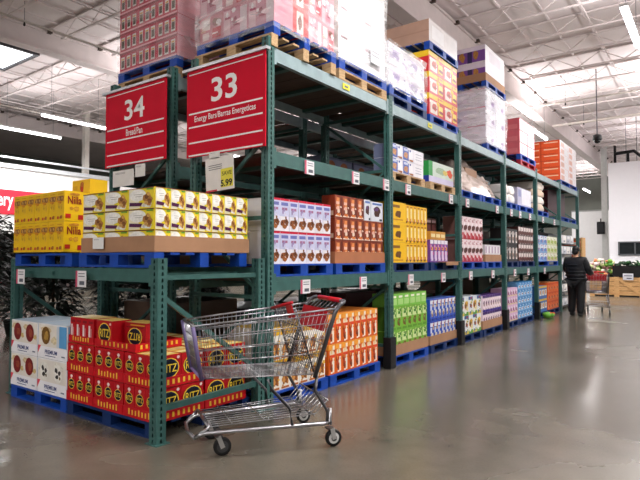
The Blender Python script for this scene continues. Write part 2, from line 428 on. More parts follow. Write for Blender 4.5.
def beam_mesh(L, h=.145, d=.055, m=GREEN):     # along +Y, front towards +X, top at z=0, with end connectors
    mb = MB(); mb.box(-d, .0, -h, 0, L, -.045, m); mb.box(-d*.65, 0, -.045, -.004, L, 0, m)
    for y in (.0, L-.045): mb.box(-.03, y-.0, -h-.03, .006, y+.045, .035, m)
    return mb.mesh('beam')
POST = post_mesh(3.74); LOWP = post_mesh(1.49); U = 2.5
LEV = (1.30, 2.585, 3.65)
BEAM = beam_mesh(U-.096); BEAMT = beam_mesh(U-.096, .14, .055, LITBEAM)
def rack(name, xf, xr, label, nb=6):
    r = empty(name, (0, 0, 0)); tag(r, label, 'pallet rack', 'pallet racks')
    cross = MB().box(min(xf, xr)+.06, -.04, -.09, max(xf, xr)-.06, .04, -.05, GREEN).mesh('crossbar')
    lo, hi = min(xf, xr), max(xf, xr)
    plank = MB().box(lo+.06, -.19, -.048, hi-.06, .19, -.006, DECKW).mesh('deck_board')
    for b in range(nb+1):
        y = b*U
        for x in (hi-.030, lo+.045): obj('post', POST, r, (x, y+.035, 0))
        zs = [.3, 1.1, 1.9, 2.7, 3.5]
        for i, z in enumerate(zs): MB().bar((lo+.08, y, z), (hi-.08, y, z), .035, .04, GREEN).build('brace', r)
        for i in range(4):
            a, c = (lo+.08, hi-.08) if i % 2 == 0 else (hi-.08, lo+.08)
            MB().bar((a, y, zs[i]+.03), (c, y, zs[i+1]-.03), .03, .035, GREEN).build('brace', r)
        if b == nb: continue
        for li, z in enumerate(LEV):
            me = BEAMT if li == 2 else BEAM
            obj('beam', me, r, (hi, y+.083, z))
            o = obj('beam', me, r, (lo, y+U-.013, z), PI)
            for q in (.2, .5, .8): obj('crossbar', cross, r, (0, y+U*q, z))
            for q in range(6): obj('deck_board', plank, r, (0, y+.27+q*.396, z))
    return r
rack('pallet_rack', 0, -1.15, 'tall green pallet rack facing the right-hand aisle, holding sign 33')
rack('pallet_rack', -1.5, -2.72, 'tall green pallet rack behind the first one, under sign 34')
# low end-of-row rack
lr = empty('pallet_rack'); tag(lr, 'low green end-of-row rack holding crackers and yellow boxes', 'pallet rack', 'pallet racks')
for xx, yf in ((-.0425, -1.27), (-2.715, -1.14)):
    for y in (yf, -.085): obj('post', LOWP, lr, (xx, y, 0))
    MB().bar((xx, yf+.04, .27), (xx, -.12, .27), .035, .05, GREEN).build('brace', lr)
    MB().bar((xx, yf+.04, 1.17), (xx, -.12, .42), .03, .04, GREEN).build('brace', lr)
    MB().bar((xx, yf+.04, 1.33), (xx, -.12, 1.33), .035, .04, GREEN).build('brace', lr)
bl = beam_mesh(2.575, .11)
o = obj('beam', bl, lr, (-2.66, -1.20, 1.40), -PI/2-math.atan2(.10, 2.575))
o = obj('beam', bl, lr, (-.09, -.04, 1.40), PI/2)
for i in range(5): MB().bar((-.35-i*.47, -1.26, 1.345), (-.35-i*.47, -.09, 1.345), .05, .03, GREEN).build('crossbar', lr)
# post guards at the feet of the aisle posts
for i, y in enumerate((2.5, 5.0, 7.5, 10.0)):
    g = MB(); g.box(-.0, y-.075, 0, .055, y+.075, .42, BLACK); g.box(-.06, y-.075, 0, 0, y-.05, .42, BLACK); g.box(-.06, y+.05, 0, 0, y+.075, .42, BLACK)
    tag(g.build('post_guard'), 'black plastic guard at the foot of the %s aisle post past the corner' % ORD[i], 'post guard', 'post guards along the aisle')

# ------------------------------------------------------------------ pallets
PM = {}
def pallet_parts(m, sx, sy):
    """sx across (aisle length), sy deep; height .13"""
    key = (m.name, sx, sy)
    if key in PM: return PM[key]
    bw = .1; nb = 7; parts = []
    dm = MB().box(-sx/2, -bw/2, 0, sx/2, bw/2, .02, m).mesh('deck_board')
    for i in range(nb): parts.append(('deck_board', dm, (0, -sy/2+bw/2+(sy-bw)*i/(nb-1), .11)))
    bm_ = MB().box(-.065, -.05, 0, .065, .05, .09, m).mesh('block')
    for a in (-sx/2+.065, 0, sx/2-.065):
        for b in (-sy/2+.05, 0, sy/2-.05): parts.append(('block', bm_, (a, b, .02)))
    lm = MB().box(-sx/2, -.05, 0, sx/2, .05, .02, m).mesh('bottom_board')
    for b in (-sy/2+.05, 0, sy/2-.05): parts.append(('bottom_board', lm, (0, b, 0)))
    full = MB()
    for n, me, l in parts:
        d = [(min(v.co[k] for v in me.vertices), max(v.co[k] for v in me.vertices)) for k in range(3)]
        full.box(d[0][0]+l[0], d[1][0]+l[1], d[2][0]+l[2], d[0][1]+l[0], d[1][1]+l[1], d[2][1]+l[2], m)
    PM[key] = (parts, full.mesh('pallet')); return PM[key]
def pallet(c, m, sx, sy, rz, label, simple=False):
    parts, full = pallet_parts(m, sx, sy)
    if simple: o = obj('pallet', full, None, c, rz)
    else:
        o = empty('pallet', c, rz)
        for n, me, l in parts: obj(n, me, o, l)
    return tag(o, label, 'pallet', 'pallets')
def apal(y0, y1, z, m, label, simple=False, xf=-.02, deep=1.08):       # pallet along the aisle
    return pallet((xf-deep/2, (y0+y1)/2, z), m, round(y1-y0, 2), deep, PI/2, label, simple)
colname = {BLUE: 'blue', NAVY: 'dark blue', TAN: 'plain wood', REDP: 'red'}
def tray(face, a0, a1, front, z, h, d, label, m=CARD, name='cardboard_tray'):
    w = a1-a0; t = .005; mb = MB(); x, y = w/2, d/2
    mb.box(-x,-y,0,x,y,t,m); mb.box(-x,-y,t,x,-y+t,h,m); mb.box(-x,y-t,t,x,y,h,m); mb.box(-x,-y+t,t,-x+t,y-t,h,m); mb.box(x-t,-y+t,t,x,y-t,h,m)
    if face == 'aisle': loc = (front-d/2, (a0+a1)/2, z)
    else: loc = ((a0+a1)/2, front+d/2, z)
    return tag(obj(name, mb.mesh(name), None, loc, PI/2 if face == 'aisle' else 0), label, 'tray', 'cardboard trays')

# ================================================================== END OF ROW (low rack)
EF = -1.24      # front plane of its goods
pallet((-2.02, EF+.56, 0), BLUE, 1.14, 1.12, 0, 'blue pallet on the floor under the white cracker cartons')
pallet((-.80, EF+.56, 0), NAVY, 1.36, 1.12, 0, 'dark blue pallet on the floor under the red cracker boxes')
pallet((-1.98, EF+.55, 1.41), BLUE, 1.14, 1.1, 0, 'blue pallet on the low rack under the yellow wafer boxes')
pallet((-.72, EF+.55, 1.41), BLUE, 1.14, 1.1, 0, 'blue pallet on the low rack under the yellow and white snack boxes')
# white cracker cartons
def premium(v):
    D = [('r','F',.02,.34,.98,.97,'#e9e3d8'), ('r','F',.0,.0,1,.34,'#f3f2f5'), ('p','F',[(0,.12),(.0,.36),(.11,.36)],'#d83a4c')]
    D += [('t','F','PREMIUM',.46,.19,.42,.12,'#2b3a78',.03), ('r','F',.26,.07,.62,.09,'#2b3a78'), ('r','F',.82,.1,.93,.14,'#777a8c')]
    for cx in (.25, .72):
        if v == 0:
            D += [('b','F',cx-.1,.82,.16,.1,'#d9c49a'), ('e','F',cx,.66,.15,.27,'#7d1f22'), ('b','F',cx+.03,.66,.07,.12,'#9a4a35'), ('b','F',cx+.2,.56,.06,.08,'#d8bd7e')]
        elif v == 1:
            D += [('b','F',cx,.7,.2,.24,'#eee6d6'), ('e','F',cx,.64,.15,.27,'#f1eee4'), ('b','F',cx-.05,.72,.05,.08,'#33302e'), ('b','F',cx+.05,.66,.05,.07,'#3a3330'), ('b','F',cx-.02,.54,.06,.07,'#2f2a28'), ('b','F',cx+.07,.52,.03,.05,'#6b5a3a')]
    if v == 2:
        D += [('r','F',.74,.36,.98,.97,'#5fa4d8'), ('b','F',.28,.8,.2,.12,'#dcc79e'), ('e','F',.28,.66,.15,.26,'#7a5524'), ('b','F',.3,.66,.08,.15,'#b89045'), ('b','F',.58,.55,.12,.12,'#e2d3ac'), ('r','F',.66,.36,.74,.97,'#cfd9e2')]
    return D
pm = [carton(.56, .345, .5, '#f0eff0', premium(v), top='#b9cfe0', side='#8fbde0', seed=v+3) for v in range(3)]
place_row('cracker_carton', pm, 'end', -2.62, .57, 2, EF+.01, .132, .5, layers=2, zstep=.349,
          pick=lambda i,k,j: (0 if i == 0 else (1 if k == 0 else 2)), desc='white cracker carton', place='dark floor corner', group='white cracker cartons', seed=1)
# red cracker boxes in trays
RD = '#ba0c1a'; YL = '#f2cf3a'
def ritz(face, cu, cv, ru, rv, flip=False, txt=True):
    L = [('e',face,cu,cv,ru,rv,YL), ('e',face,cu,cv,ru*.9,rv*.9,'#14204a'), ('e',face,cu,cv,ru*.8,rv*.8,'#0c1020')]
    if txt: L.append(('t',face,'RITZ',cu,cv,ru*1.5,rv*.78,YL,.008,flip))
    return L
def ritz_box(w, h, d, up=False):
    D = [('r','T',.04,.04,.96,.96,'#e9c65a'), ('r','T',.3,.1,.7,.9,'#f4e7b0')]
    D += [('e','F',.5,.86,.14,.055,'#f0d9d5'), ('r','F',.44,.75,.56,.82,'#e4b9b4')]+ritz('F', .5, .58, .37, .19)
    D += ritz('R', .5, .58, .42, .33)+[('e','R',.87,.9,.06,.05,'#f3d7d2'), ('r','R',.06,.06,.94,.12,'#e0a32e')]
    D += ritz('L', .5, .58, .42, .33)
    return carton(w, h, d, RD, D)
rb = ritz_box(.146, .262, .25)
def rtray(w, h, d):
    mb = MB(); m = mat('#c50f1d', .42, 0, .05, 7); t = .004; x, y = w/2, d/2; ym = mat('#eebc3c', .42, 0, .05, 7)
    mb.box(-x,-y,0,x,y,t,m); mb.box(-x,-y,t,x,-y+t,h,m); mb.box(-x,y-t,t,x,y,h,m); mb.box(-x,-y+t,t,-x+t,y-t,h,m); mb.box(x-t,-y+t,t,x,y-t,h,m)
    for i in range(7):
        u = -x+w*(.2+.6*i/6); hh = h*(.5 if i % 3 else .62); mb.face([(u-.011,-y-.001,.022),(u+.008,-y-.001,.022),(u+.008,-y-.001,.022+hh),(u-.011,-y-.001,.022+hh)], ym)
    for i in range(8):
        u = -y+d*(.12+.76*i/7); mb.face([(x+.001,u-.012,.022),(x+.001,u+.012,.022),(x+.001,u+.01,.022+h*.5),(x+.001,u-.012,.022+h*.5)], ym)
    return mb.mesh('cracker_tray')
rt = rtray(.456, .085, .52)
RX0 = -1.49; RP = .46; RZ = .132; RH = .275
colw = ['left', 'middle', 'right']
for k in range(2):
    for j in range(2):
        for i in range(3):
            if k == 0 and j == 1 and i < 2: continue
            cx = RX0+RP*(i+.5); cy = EF+.005+.262+.53*j; z = RZ+RH*k
            tag(obj('cracker_tray', rt, None, (cx, cy, z)), 'red display tray, %s column, %s layer, %s of the low rack floor' % (colw[i], ['bottom','middle'][k], ['front','back'][j]), 'tray', 'red cracker trays')
            for a in range(3):
                for b in range(2):
                    if k == 0 and (j == 1 or b == 1) and not (i == 2 and a == 2): continue
                    o = obj('cracker_box', rb, None, (cx+(a-1)*.1485, cy+(b-.5)*.255, z+.006), random.uniform(-.008, .008))
                    tag(o, 'red cracker box %s in %s %s-layer tray, %s, row %s from front' % (['left','centre','right'][a], colw[i], ['bottom','middle'][k], ['nearest rack face','deep inside'][j], ['one','two'][b]), 'box', 'red cracker boxes')
# top layer: four white-striped narrow boxes, a wide carton with a big logo and one upside down
zt = RZ+2*RH
sb = carton(.098, .235, .24, RD, [('r','F',.12,.2,.42,.72,'#e9d6d2'), ('r','F',.5,.24,.62,.6,'#d89a98'), ('r','F',.15,.8,.85,.9,'#8a0d17')], top='#e0bd5c')
tag(obj('cracker_tray', rtray(.43, .07, .5), None, (-1.27, EF+.27, zt)), 'red display tray of the top layer under the white-striped narrow boxes', 'tray', 'red cracker trays')
for a in range(4):
    tag(obj('cracker_box', sb, None, (-1.27+(a-1.5)*.101, EF+.15, zt+.006)), 'narrow red cracker box with white stripe, %s from left, top layer' % ORD[a], 'box', 'red cracker boxes')
w1 = carton(.25, .235, .2, RD, ritz('F',.52,.52,.40,.40)+[('e','F',.9,.88,.06,.05,'#e9c9c4')], top='#e3c263')
w2 = carton(.30, .225, .2, '#a80f1a', ritz('F',.5,.45,.34,.36,True)+[('r','F',.3,.88,.96,.93,'#d79a2e'),('r','F',.1,.8,.9,.84,'#7e0a12')], top='#d8b860')
tag(obj('cracker_tray', rtray(.62, .07, .5), None, (-.72, EF+.265, zt)), 'red display tray of the top layer under the boxes with large logos', 'tray', 'red cracker trays')
tag(obj('cracker_box', w1, None, (-.90, EF+.13, zt+.006), -.02), 'red cracker box with large round logo facing out, top layer', 'box', 'red cracker boxes')
tag(obj('cracker_box', w2, None, (-.60, EF+.24, zt+.006), .03), 'dark red cracker box standing upside down, right end of top layer', 'box', 'red cracker boxes')
# yellow wafer boxes
YW = '#f0c419'
nd = [('r','F',.0,.64,1,.84,'#e0a018'), ('b','F',.5,.74,.46,.1,'#94622e'), ('b','F',.3,.74,.12,.06,'#c99a55'), ('b','F',.7,.75,.12,.06,'#c99a55'), ('b','F',.4,.62,.3,.05,'#d98a1a'), ('b','F',.35,.5,.14,.12,'#d9a927'), ('b','F',.66,.44,.12,.13,'#dcae2d'), ('r','F',.12,.07,.34,.16,'#c8321e'), ('b','F',.62,.13,.2,.06,'#b0662a'), ('r','F',.2,.88,.8,.91,'#d99a1a'), ('r','F',.0,0,.012,1,'#c79d12')]
nd += [('t','R','Nilla',.52,.70,.72,.26,'#8f1d1d',.02), ('r','R',.05,.1,.32,.24,'#c5301f'), ('b','R',.6,.42,.15,.09,'#d59c2c'), ('b','R',.35,.42,.1,.07,'#c98f28'), ('r','R',.7,.06,.96,.22,'#b3231c'), ('b','R',.5,.9,.3,.05,'#c98a2c')]
nb_ = carton(.146, .305, .205, YW, nd, top='#e3b81a')
place_row('wafer_box', [nb_], 'end', -2.66, .149, 7, EF+.03, 1.556, .205, layers=2, zstep=.308, desc='yellow wafer cookie box', place='left of low rack shelf', group='yellow wafer boxes')
tb = carton(.34, .15, .2, '#eec01c', [('b','F',.55,.5,.12,.4,'#b96f2c'), ('r','F',.48,.1,.62,.5,'#c23a22'), ('r','F',.05,.3,.3,.6,'#dba91a')], top='#e0b81e')
tag(obj('wafer_box', tb, None, (-1.82, EF+.42, 2.17+.003), 0), 'single yellow box lying on top of the wafer stack', 'box', 'yellow wafer boxes')
nb2 = carton(.146, .305, .34, YW, [], top='#e3b81a')
for i in range(3):
    for k in range(2):
        tag(obj('wafer_box', nb2, None, (-1.72-.3*i, EF+.03+.205+.19, 1.556+.308*k)), 'plain yellow wafer box, rear row, %s from right, %s layer' % (ORD[i], ['lower','upper'][k]), 'box', 'yellow wafer boxes')
tag(MB().face([(-2.68,EF-.03,1.552),(-1.95,EF-.03,1.552),(-1.8,EF+.02,1.548),(-2.68,EF+.02,1.548)], CARD).face([(-2.68,EF-.03,1.552),(-2.68,EF+.02,1.55),(-1.8,EF+.02,1.55),(-1.95,EF-.03,1.552)], CARD).build('cardboard_sheet'), 'torn cardboard sheet poking out under the yellow wafer boxes', 'sheet')
# yellow and white snack boxes in a brown tray
def gran(F_):
    return [('p',F_,[(0,.02),(.45,.02),(.3,.98),(0,.98)],'#f2ecc8'), ('e',F_,.36,.66,.33,.3,'#f4f2ea'), ('r',F_,.2,.68,.55,.71,'#b9b6ac'), ('r',F_,.24,.58,.52,.61,'#b9b6ac'), ('b',F_,.72,.16,.22,.14,'#efe6d6'), ('b',F_,.76,.44,.19,.34,'#b9813c'), ('b',F_,.72,.56,.1,.14,'#7b4a22'), ('b',F_,.82,.34,.09,.12,'#8a5526'), ('b',F_,.7,.26,.08,.1,'#d8ac62'), ('b',F_,.8,.66,.07,.08,'#d9a955'),
            ('p',F_,[(.03,.16),(.5,.12),(.56,.28),(.04,.33)],'#541b49'), ('r',F_,.72,.88,.96,.95,'#6aa53a'), ('r',F_,.0,.965,1,1,'#7a3d2a')]
gA = carton(.352, .178, .155, '#efd92e', gran('F')+[], top='#7d5a3a')
gS = carton(.155, .178, .352, '#efd92e', gran('F'), top='#7d5a3a')
tray('end', -1.262, -.152, EF+.005, 1.545, .135, 1.13, 'brown tray around the yellow and white snack boxes on low rack', CARD)
for k in range(3):
    z = 1.552+.181*k; lay = ['bottom','middle','top'][k]
    for i in range(3):
        o = obj('snack_box', gA, None, (-1.25+.36*(i+.5), EF+.015+.0775, z), random.uniform(-.006,.006))
        tag(o, 'yellow white snack box facing front, %s from left, %s layer, low rack' % (ORD[i], lay), 'box', 'yellow snack boxes')
    for i in range(7):
        o = obj('snack_box', gS, None, (-.165-.176, EF+.175+.158*(i+.5)-.155, z), PI/2)
        if i == 0: o.location.y += .0; 
        tag(o, 'yellow white snack box facing the aisle, %s from left, %s layer, low rack' % (ORD[i], lay), 'box', 'yellow snack boxes')

# ================================================================== AISLE FACE
AF = -.045
def a_pile(mesh_specs, y0, y1, n, z, h, layers, d, desc, place, group, rows=1, pick=None, gap=.004, front=AF, skip=None, name='carton', layer_names=None, seed=0):
    pitch = (y1-y0)/n
    ms = [carton(pitch-gap, h-.003, d, *s[0], **s[1]) for s in mesh_specs]
    return place_row(name, ms, 'aisle', y0, pitch, n, front, z, d, rows=rows, zstep=h, layers=layers, pick=pick, desc=desc, place=place, group=group, skip=skip, layer_names=layer_names, seed=seed)
def spec(col, dec=(), **k): return ((col, dec), k)

# ---- floor level
Z0 = .132
apal(.09, 1.07, 0, BLUE, 'blue pallet on the floor right behind the shopping cart')
cer = [('r','F',.0,.8,1,1,'#dfae1e'), ('r','F',.12,.62,.88,.78,'#f3efe6'), ('b','F',.55,.36,.36,.22,'#8a4f26'), ('b','F',.35,.3,.2,.14,'#c98d4a'), ('r','F',.1,.03,.9,.1,'#b86a2a')]+busy('F', ['#c98a3a', '#f7f3ea', '#7a4520', '#e0b040'], 7, 4)
a_pile([spec('#f0ebe0', cer, top='#d9b03a', side='#efe6d4')], .1, 1.05, 6, Z0, .315, 2, .3, 'white yellow-topped cereal box', 'floor pallet behind cart', 'white cereal boxes', name='cereal_box', rows=2)
apal(1.12, 2.27, 0, BLUE, 'blue pallet on the floor under the orange bar boxes')
orr = [('r','F',0,.82,1,1,'#f6a53a'), ('r','F',.15,.66,.85,.8,'#f4e3c8'), ('r','F',.58,.06,.82,.55,'#f2ead8'), ('b','F',.33,.34,.22,.26,'#b5431a'), ('b','F',.4,.2,.16,.12,'#7a3a1c'), ('r','F',.1,.57,.9,.63,'#e2402a'),
       ('r','L',.0,.82,1,1,'#f6a53a'), ('r','L',.1,.6,.9,.78,'#f0dcc0'), ('b','L',.5,.32,.34,.24,'#8f3a1a')]+busy('F', ['#f7c27a', '#c8401a', '#f4ead8', '#8a2f14', '#f08a2a'], 9, 3)
a_pile([spec('#ea6a1e', orr, top='#e88a3a')], 1.12, 2.25, 8, Z0, .352, 2, .3, 'orange snack bar box', 'floor pallet right of cart', 'orange bar boxes', name='snack_box', rows=2)
apal(2.6, 3.76, 0, BLUE, 'blue pallet on the floor under the lime green boxes')
gr = [('r','F',.08,.55,.92,.92,'#d7e6a8'), ('b','F',.5,.35,.3,.2,'#7c5a2c'), ('r','F',.1,.04,.9,.14,'#5f9a2e'), ('r','F',.3,.7,.7,.82,'#5aa03a'), ('r','L',.02,.02,.98,.98,'#4c7a2a')]+busy('F', ['#4f8f2c', '#eef3d0', '#8a6a30', '#c8e08a', '#3f7a24'], 9, 1)  # darker side face paints in the shade of the gap between stacks
tray('aisle', 2.595, 3.785, AF+.012, Z0, .15, .9, 'brown tray around the bottom lime green boxes', CARD)
a_pile([spec('#79b93c', gr, top='#9ccf62')], 2.605, 3.77, 7, Z0+.006, .335, 2, .27, 'lime green cereal box', 'second bay floor', 'lime green boxes', name='cereal_box')
a_pile([spec('#7cc24a', [('r','F',.1,.15,.9,.6,'#a9d77e'),('r','F',.2,.68,.8,.85,'#eef3d8')], top='#9bd268')], 2.62, 3.75, 6, Z0+.678, .185, 1, .3, 'short lime green box', 'second bay floor', 'short green boxes', name='cereal_box')
apal(3.86, 4.93, 0, NAVY, 'dark blue pallet on the floor under the blue snack boxes')
tray('aisle', 3.86, 4.93, AF+.012, Z0, .14, .9, 'brown tray around the bottom blue snack boxes', CARD)
bl_ = [('r','F',.1,.78,.9,.95,'#e8ecf4'), ('r','F',.12,.5,.5,.74,'#c9d4ec'), ('b','F',.55,.36,.33,.17,'#dfd3b4'), ('b','F',.5,.3,.2,.1,'#8a5a34'), ('r','F',.1,.05,.9,.12,'#1a2f86')]+busy('F', ['#dfe6f6', '#1c3a98', '#e8c050', '#6f8fdc', '#b04a3a'], 9, 2)
a_pile([spec('#2a50c0', bl_, top='#5878cc')], 3.875, 4.915, 7, Z0+.006, .355, 2, .27, 'royal blue snack box', 'second bay floor', 'royal blue boxes', name='snack_box')
apal(5.1, 6.16, 0, NAVY, 'dark blue pallet on the floor under the colourful food bags', True)
cb = [('r','F',0,.8,1,1,'#dfe6ee'), ('b','F',.5,.55,.45,.25,'#c9892c'), ('b','F',.4,.5,.2,.16,'#7a3d1c'), ('b','F',.7,.35,.3,.12,'#e9dc9a'), ('r','F',0,0,1,.2,'#5fa03a'), ('b','F',.3,.2,.25,.1,'#f2efe6')]+busy('F', ['#3f8a32', '#f4f0e4', '#b5402a', '#e6c23a', '#6a3a1c'], 9, 5)
cb2 = [('r','F',0,.82,1,1,'#3a5f9a'), ('b','F',.5,.55,.42,.22,'#f0ece2'), ('b','F',.55,.5,.25,.15,'#6a3518'), ('r','F',0,0,1,.16,'#d9c244'), ('b','F',.6,.2,.3,.1,'#4a8a32')]+busy('F', ['#2f5a9a', '#f4f0e4', '#b5402a', '#e6c23a', '#4a8a32'], 9, 6)
a_pile([spec('#e9e6da', cb, top='#d8dde0'), spec('#dfe4ea', cb2, top='#cfd6dd')], 5.1, 6.15, 5, Z0, .335, 2, .3, 'colourful yellow food box', 'third bay floor', 'colourful food boxes', name='food_box', pick=lambda i,k,j: (i+k) % 2)
apal(6.24, 7.36, 0, NAVY, 'dark blue pallet on the floor under the pink and purple boxes', True)
tray('aisle', 6.23, 7.37, AF+.012, Z0, .16, .9, 'brown tray under the pink and purple boxes', CARD)
pu = [('r','F',0,.84,1,1,'#4a2c70'), ('r','F',.1,.2,.9,.82,'#efdde2'), ('b','F',.6,.5,.22,.2,'#7a4a3a'), ('r','F',0,0,1,.14,'#3d2a86')]+busy('F', ['#5a2f78', '#f4e9ec', '#8a4a3a', '#c88aa0'], 6, 7)
a_pile([spec('#e6d2da', pu, top='#5a3a80')], 6.25, 7.35, 8, Z0+.006, .32, 2, .27, 'purple-banded pink box', 'third bay floor', 'pink purple boxes', name='snack_box')
apal(7.6, 8.52, 0, NAVY, 'dark blue pallet on the floor under the magenta and white packs', True)
mg = [('r','F',0,.6,1,1,'#d9b4d2'), ('b','F',.4,.4,.25,.25,'#7d1f4a'), ('b','F',.7,.6,.2,.2,'#efe3ee'), ('r','F',0,0,1,.16,'#e8d7a8')]+busy('F', ['#8a2a60', '#f3ecf2', '#e6cf8a', '#b070a8'], 6, 8)
a_pile([spec('#cfa0c4', mg, top='#dcbcd6')], 7.6, 8.5, 5, Z0, .18, 4, .3, 'magenta and white pack', 'fourth bay floor', 'magenta packs', name='snack_pack', layer_names=['bottom layer','second layer','third layer','top layer'])
apal(8.54, 9.72, 0, NAVY, 'dark blue pallet on the floor under the sky blue packs', True)
sky = [('r','F',0,.62,1,1,'#3d87c4'), ('b','F',.5,.35,.35,.24,'#e6e2e4'), ('b','F',.6,.35,.15,.14,'#5a3a3a')]+busy('F', ['#e9eef4', '#1f5f9f', '#7a4a42', '#9cc8ea'], 6, 9)
a_pile([spec('#6aa5d4', sky, top='#3f92cf')], 8.54, 9.7, 5, Z0, .165, 5, .3, 'sky blue pack', 'fourth bay floor', 'sky blue packs', name='snack_pack')
apal(10.1, 11.1, 0, NAVY, 'dark blue pallet under the blue and white jars, fifth bay', True)
jr = [('r','F',.1,.25,.9,.7,'#e9e6dc'), ('b','F',.5,.5,.25,.2,'#c2853a'), ('r','F',0,.85,1,1,'#d9b43a')]
a_pile([spec('#3a6ab0', jr, top='#4b7cc0')], 10.1, 11.1, 4, Z0, .33, 2, .3, 'blue and white carton', 'fifth bay floor', 'blue white cartons', name='food_box')
apal(11.2, 12.4, 0, NAVY, 'dark blue pallet under the orange crates, fifth bay', True)
oc = [('r','F',.04,.78,.96,.96,'#d84a18'), ('r','F',.1,.2,.9,.5,'#f2a070'), ('b','F',.5,.35,.3,.2,'#b8401a')]+busy('F', ['#f6d2b8', '#c03a14', '#f4f0ec'], 5, 19)
a_pile([spec('#e86a2e', oc, top='#e88a50')], 11.2, 12.4, 4, Z0, .24, 3, .35, 'orange carton', 'fifth bay floor beside shopper', 'orange cartons by the shopper', name='food_box')
# ---- middle level
Z1 = 1.30+.132
apal(.09, 1.17, 1.302, BLUE, 'blue pallet under the white and red-topped cookie boxes')
ck = [('r','F',0,.93,1,1,'#c8183a'), ('r','F',.0,.45,1,.93,'#c9cbe6'), ('r','F',.12,.78,.88,.88,'#6a6fb0'), ('r','F',.2,.64,.8,.72,'#a06a8a'), ('b','F',.3,.24,.26,.12,'#8a4c22'), ('b','F',.7,.28,.25,.12,'#74401c'), ('b','F',.5,.14,.3,.08,'#9a5a2a'), ('e','F',.25,.26,.06,.03,'#3a1c0c'), ('e','F',.7,.3,.06,.03,'#3a1c0c'), ('r','F',0,0,.01,1,'#b0b0c4')]+busy('F', ['#a08ab8', '#d8d4ea', '#7a4422'], 5, 10, v0=.36, v1=.7)
a_pile([spec('#ebe8ee', ck, top='#c8183a')], .095, 1.16, 7, Z1, .345, 2, .3, 'white red-topped cookie box', 'middle shelf', 'white cookie boxes', name='cookie_box', rows=2)
apal(1.24, 2.42, 1.302, BLUE, 'blue pallet under the brown chocolate bar boxes')
tray('aisle', 1.235, 2.425, AF+.012, Z1, .14, .9, 'brown tray around the brown chocolate bar boxes', mat('#b0714e', .7, 0, .08, 5))
br = [('r','F',.18,.36,.62,.82,'#eab9a4'), ('r','F',.18,.72,.62,.9,'#e08a4a'), ('p','F',[(.02,.05),(.5,.26),(.98,.05)],'#ead9c8'), ('b','F',.5,.14,.3,.08,'#d97a34'), ('r','F',.76,.1,.96,.96,'#6a2a1a'), ('r','L',.1,.1,.9,.3,'#dcb8a0')]+busy('F', ['#5f2416', '#d98a4a', '#e9d2c0', '#b85a34'], 7, 11)
a_pile([spec('#8a3a22', br, top='#5a2a1c')], 1.25, 2.41, 7, Z1+.006, .272, 3, .19, 'brown chocolate bar box', 'middle shelf, first bay', 'brown bar boxes', name='snack_box', skip=lambda i,k,j: k == 2 and i > 3)
wv = [('b','F',.5,.5,.32,.26,'#4a241a'), ('b','F',.45,.62,.2,.1,'#5d3a70'), ('r','F',.1,.84,.9,.94,'#5a78b8'), ('r','F',.7,.04,.94,.14,'#2a2f40')]
tag(obj('snack_box', carton(.15, .27, .27, '#d9dbe2', wv), None, (AF-.135, 2.0, Z1+.006+.544), PI/2), 'narrow white and blue box on the brown boxes, left one', 'box', 'white boxes on brown ones')
tag(obj('snack_box', carton(.30, .26, .27, '#dcdee6', wv, seed=5), None, (AF-.135, 2.245, Z1+.006+.544), PI/2), 'wide white and blue box on the brown boxes, beside second post', 'box', 'white boxes on brown ones')
apal(2.6, 3.78, 1.302, NAVY, 'dark blue pallet under the bright yellow boxes')
yb1 = carton(.46, .285, .27, '#f0bd12', [('r','F',.1,.72,.6,.86,'#8a5a1a'), ('b','F',.5,.4,.2,.2,'#6b4015'), ('r','F',.12,.1,.8,.16,'#c98a12')], top='#e8b818')
yb2 = [('r','F',.3,.3,.7,.82,'#f6e3a0'), ('r','F',.3,.12,.7,.3,'#d65a1e'), ('r','F',.2,.86,.8,.93,'#b5741a'), ('r','F',0,0,.03,1,'#b9860e')]+busy('F', ['#f8e9b0', '#a8611a', '#d6451e', '#3f2a14'], 6, 12)
for k in range(3):
    tag(obj('snack_box', yb1, None, (AF-.135, 2.61+.235, Z1+k*.288), PI/2), 'wide bright yellow box, %s of three beside second post' % ['bottom','middle','top'][k], 'box', 'yellow bar boxes')
a_pile([spec('#efb914', yb2, top='#e6b41a')], 3.075, 3.80, 6, Z1, .283, 3, .27, 'narrow bright yellow box', 'middle shelf, second bay', 'yellow bar boxes', name='snack_box')
apal(3.88, 4.92, 1.302, NAVY, 'dark blue pallet under the purple drink packs')
pk = [('r','F',.2,.06,.8,.5,'#d9c8e4'), ('r','F',0,.55,.45,.8,'#c05a98'), ('r','F',.05,.82,.95,.99,'#ece6ee'), ('b','F',.6,.6,.25,.1,'#e6a040')]+busy('F', ['#5a2f80', '#e8d8ee', '#d05a9a'], 6, 14)
a_pile([spec('#7a4a9c', pk, top='#b49ac8')], 3.9, 4.6, 5, Z1+.002, .36, 1, .25, 'purple drink pack', 'middle shelf, second bay', 'purple drink packs', name='drink_pack')
a_pile([spec('#c98f3a', [('r','F',.1,.3,.9,.7,'#e8d6a0')], top='#a8743a')], 3.92, 4.5, 3, Z1+.36, .14, 1, .28, 'tan box on purple packs', 'second bay', 'tan boxes on purple packs', name='snack_box')
a_pile([spec('#4a2c26', [('r','F',.15,.2,.85,.7,'#7d4a4a'), ('r','F',.1,.8,.9,.92,'#b89a9a')], top='#4a3a34')], 3.9, 4.9, 5, Z1+.0, .38, 2, .3, 'dark brown box', 'behind the purple packs', 'dark boxes behind purple packs', name='snack_box', front=AF-.34)
tag(MB().box(-.044, -.36, 0, .09, .36, .008, CARD).box(.09, -.30, -.05, .098, .2, .008, CARD).build('cardboard_sheet'), 'flat cardboard sheet jutting from the shelf under purple packs', 'sheet')
bpy.data.objects['cardboard_sheet.001'].location = (0, 4.5, Z1+.001)
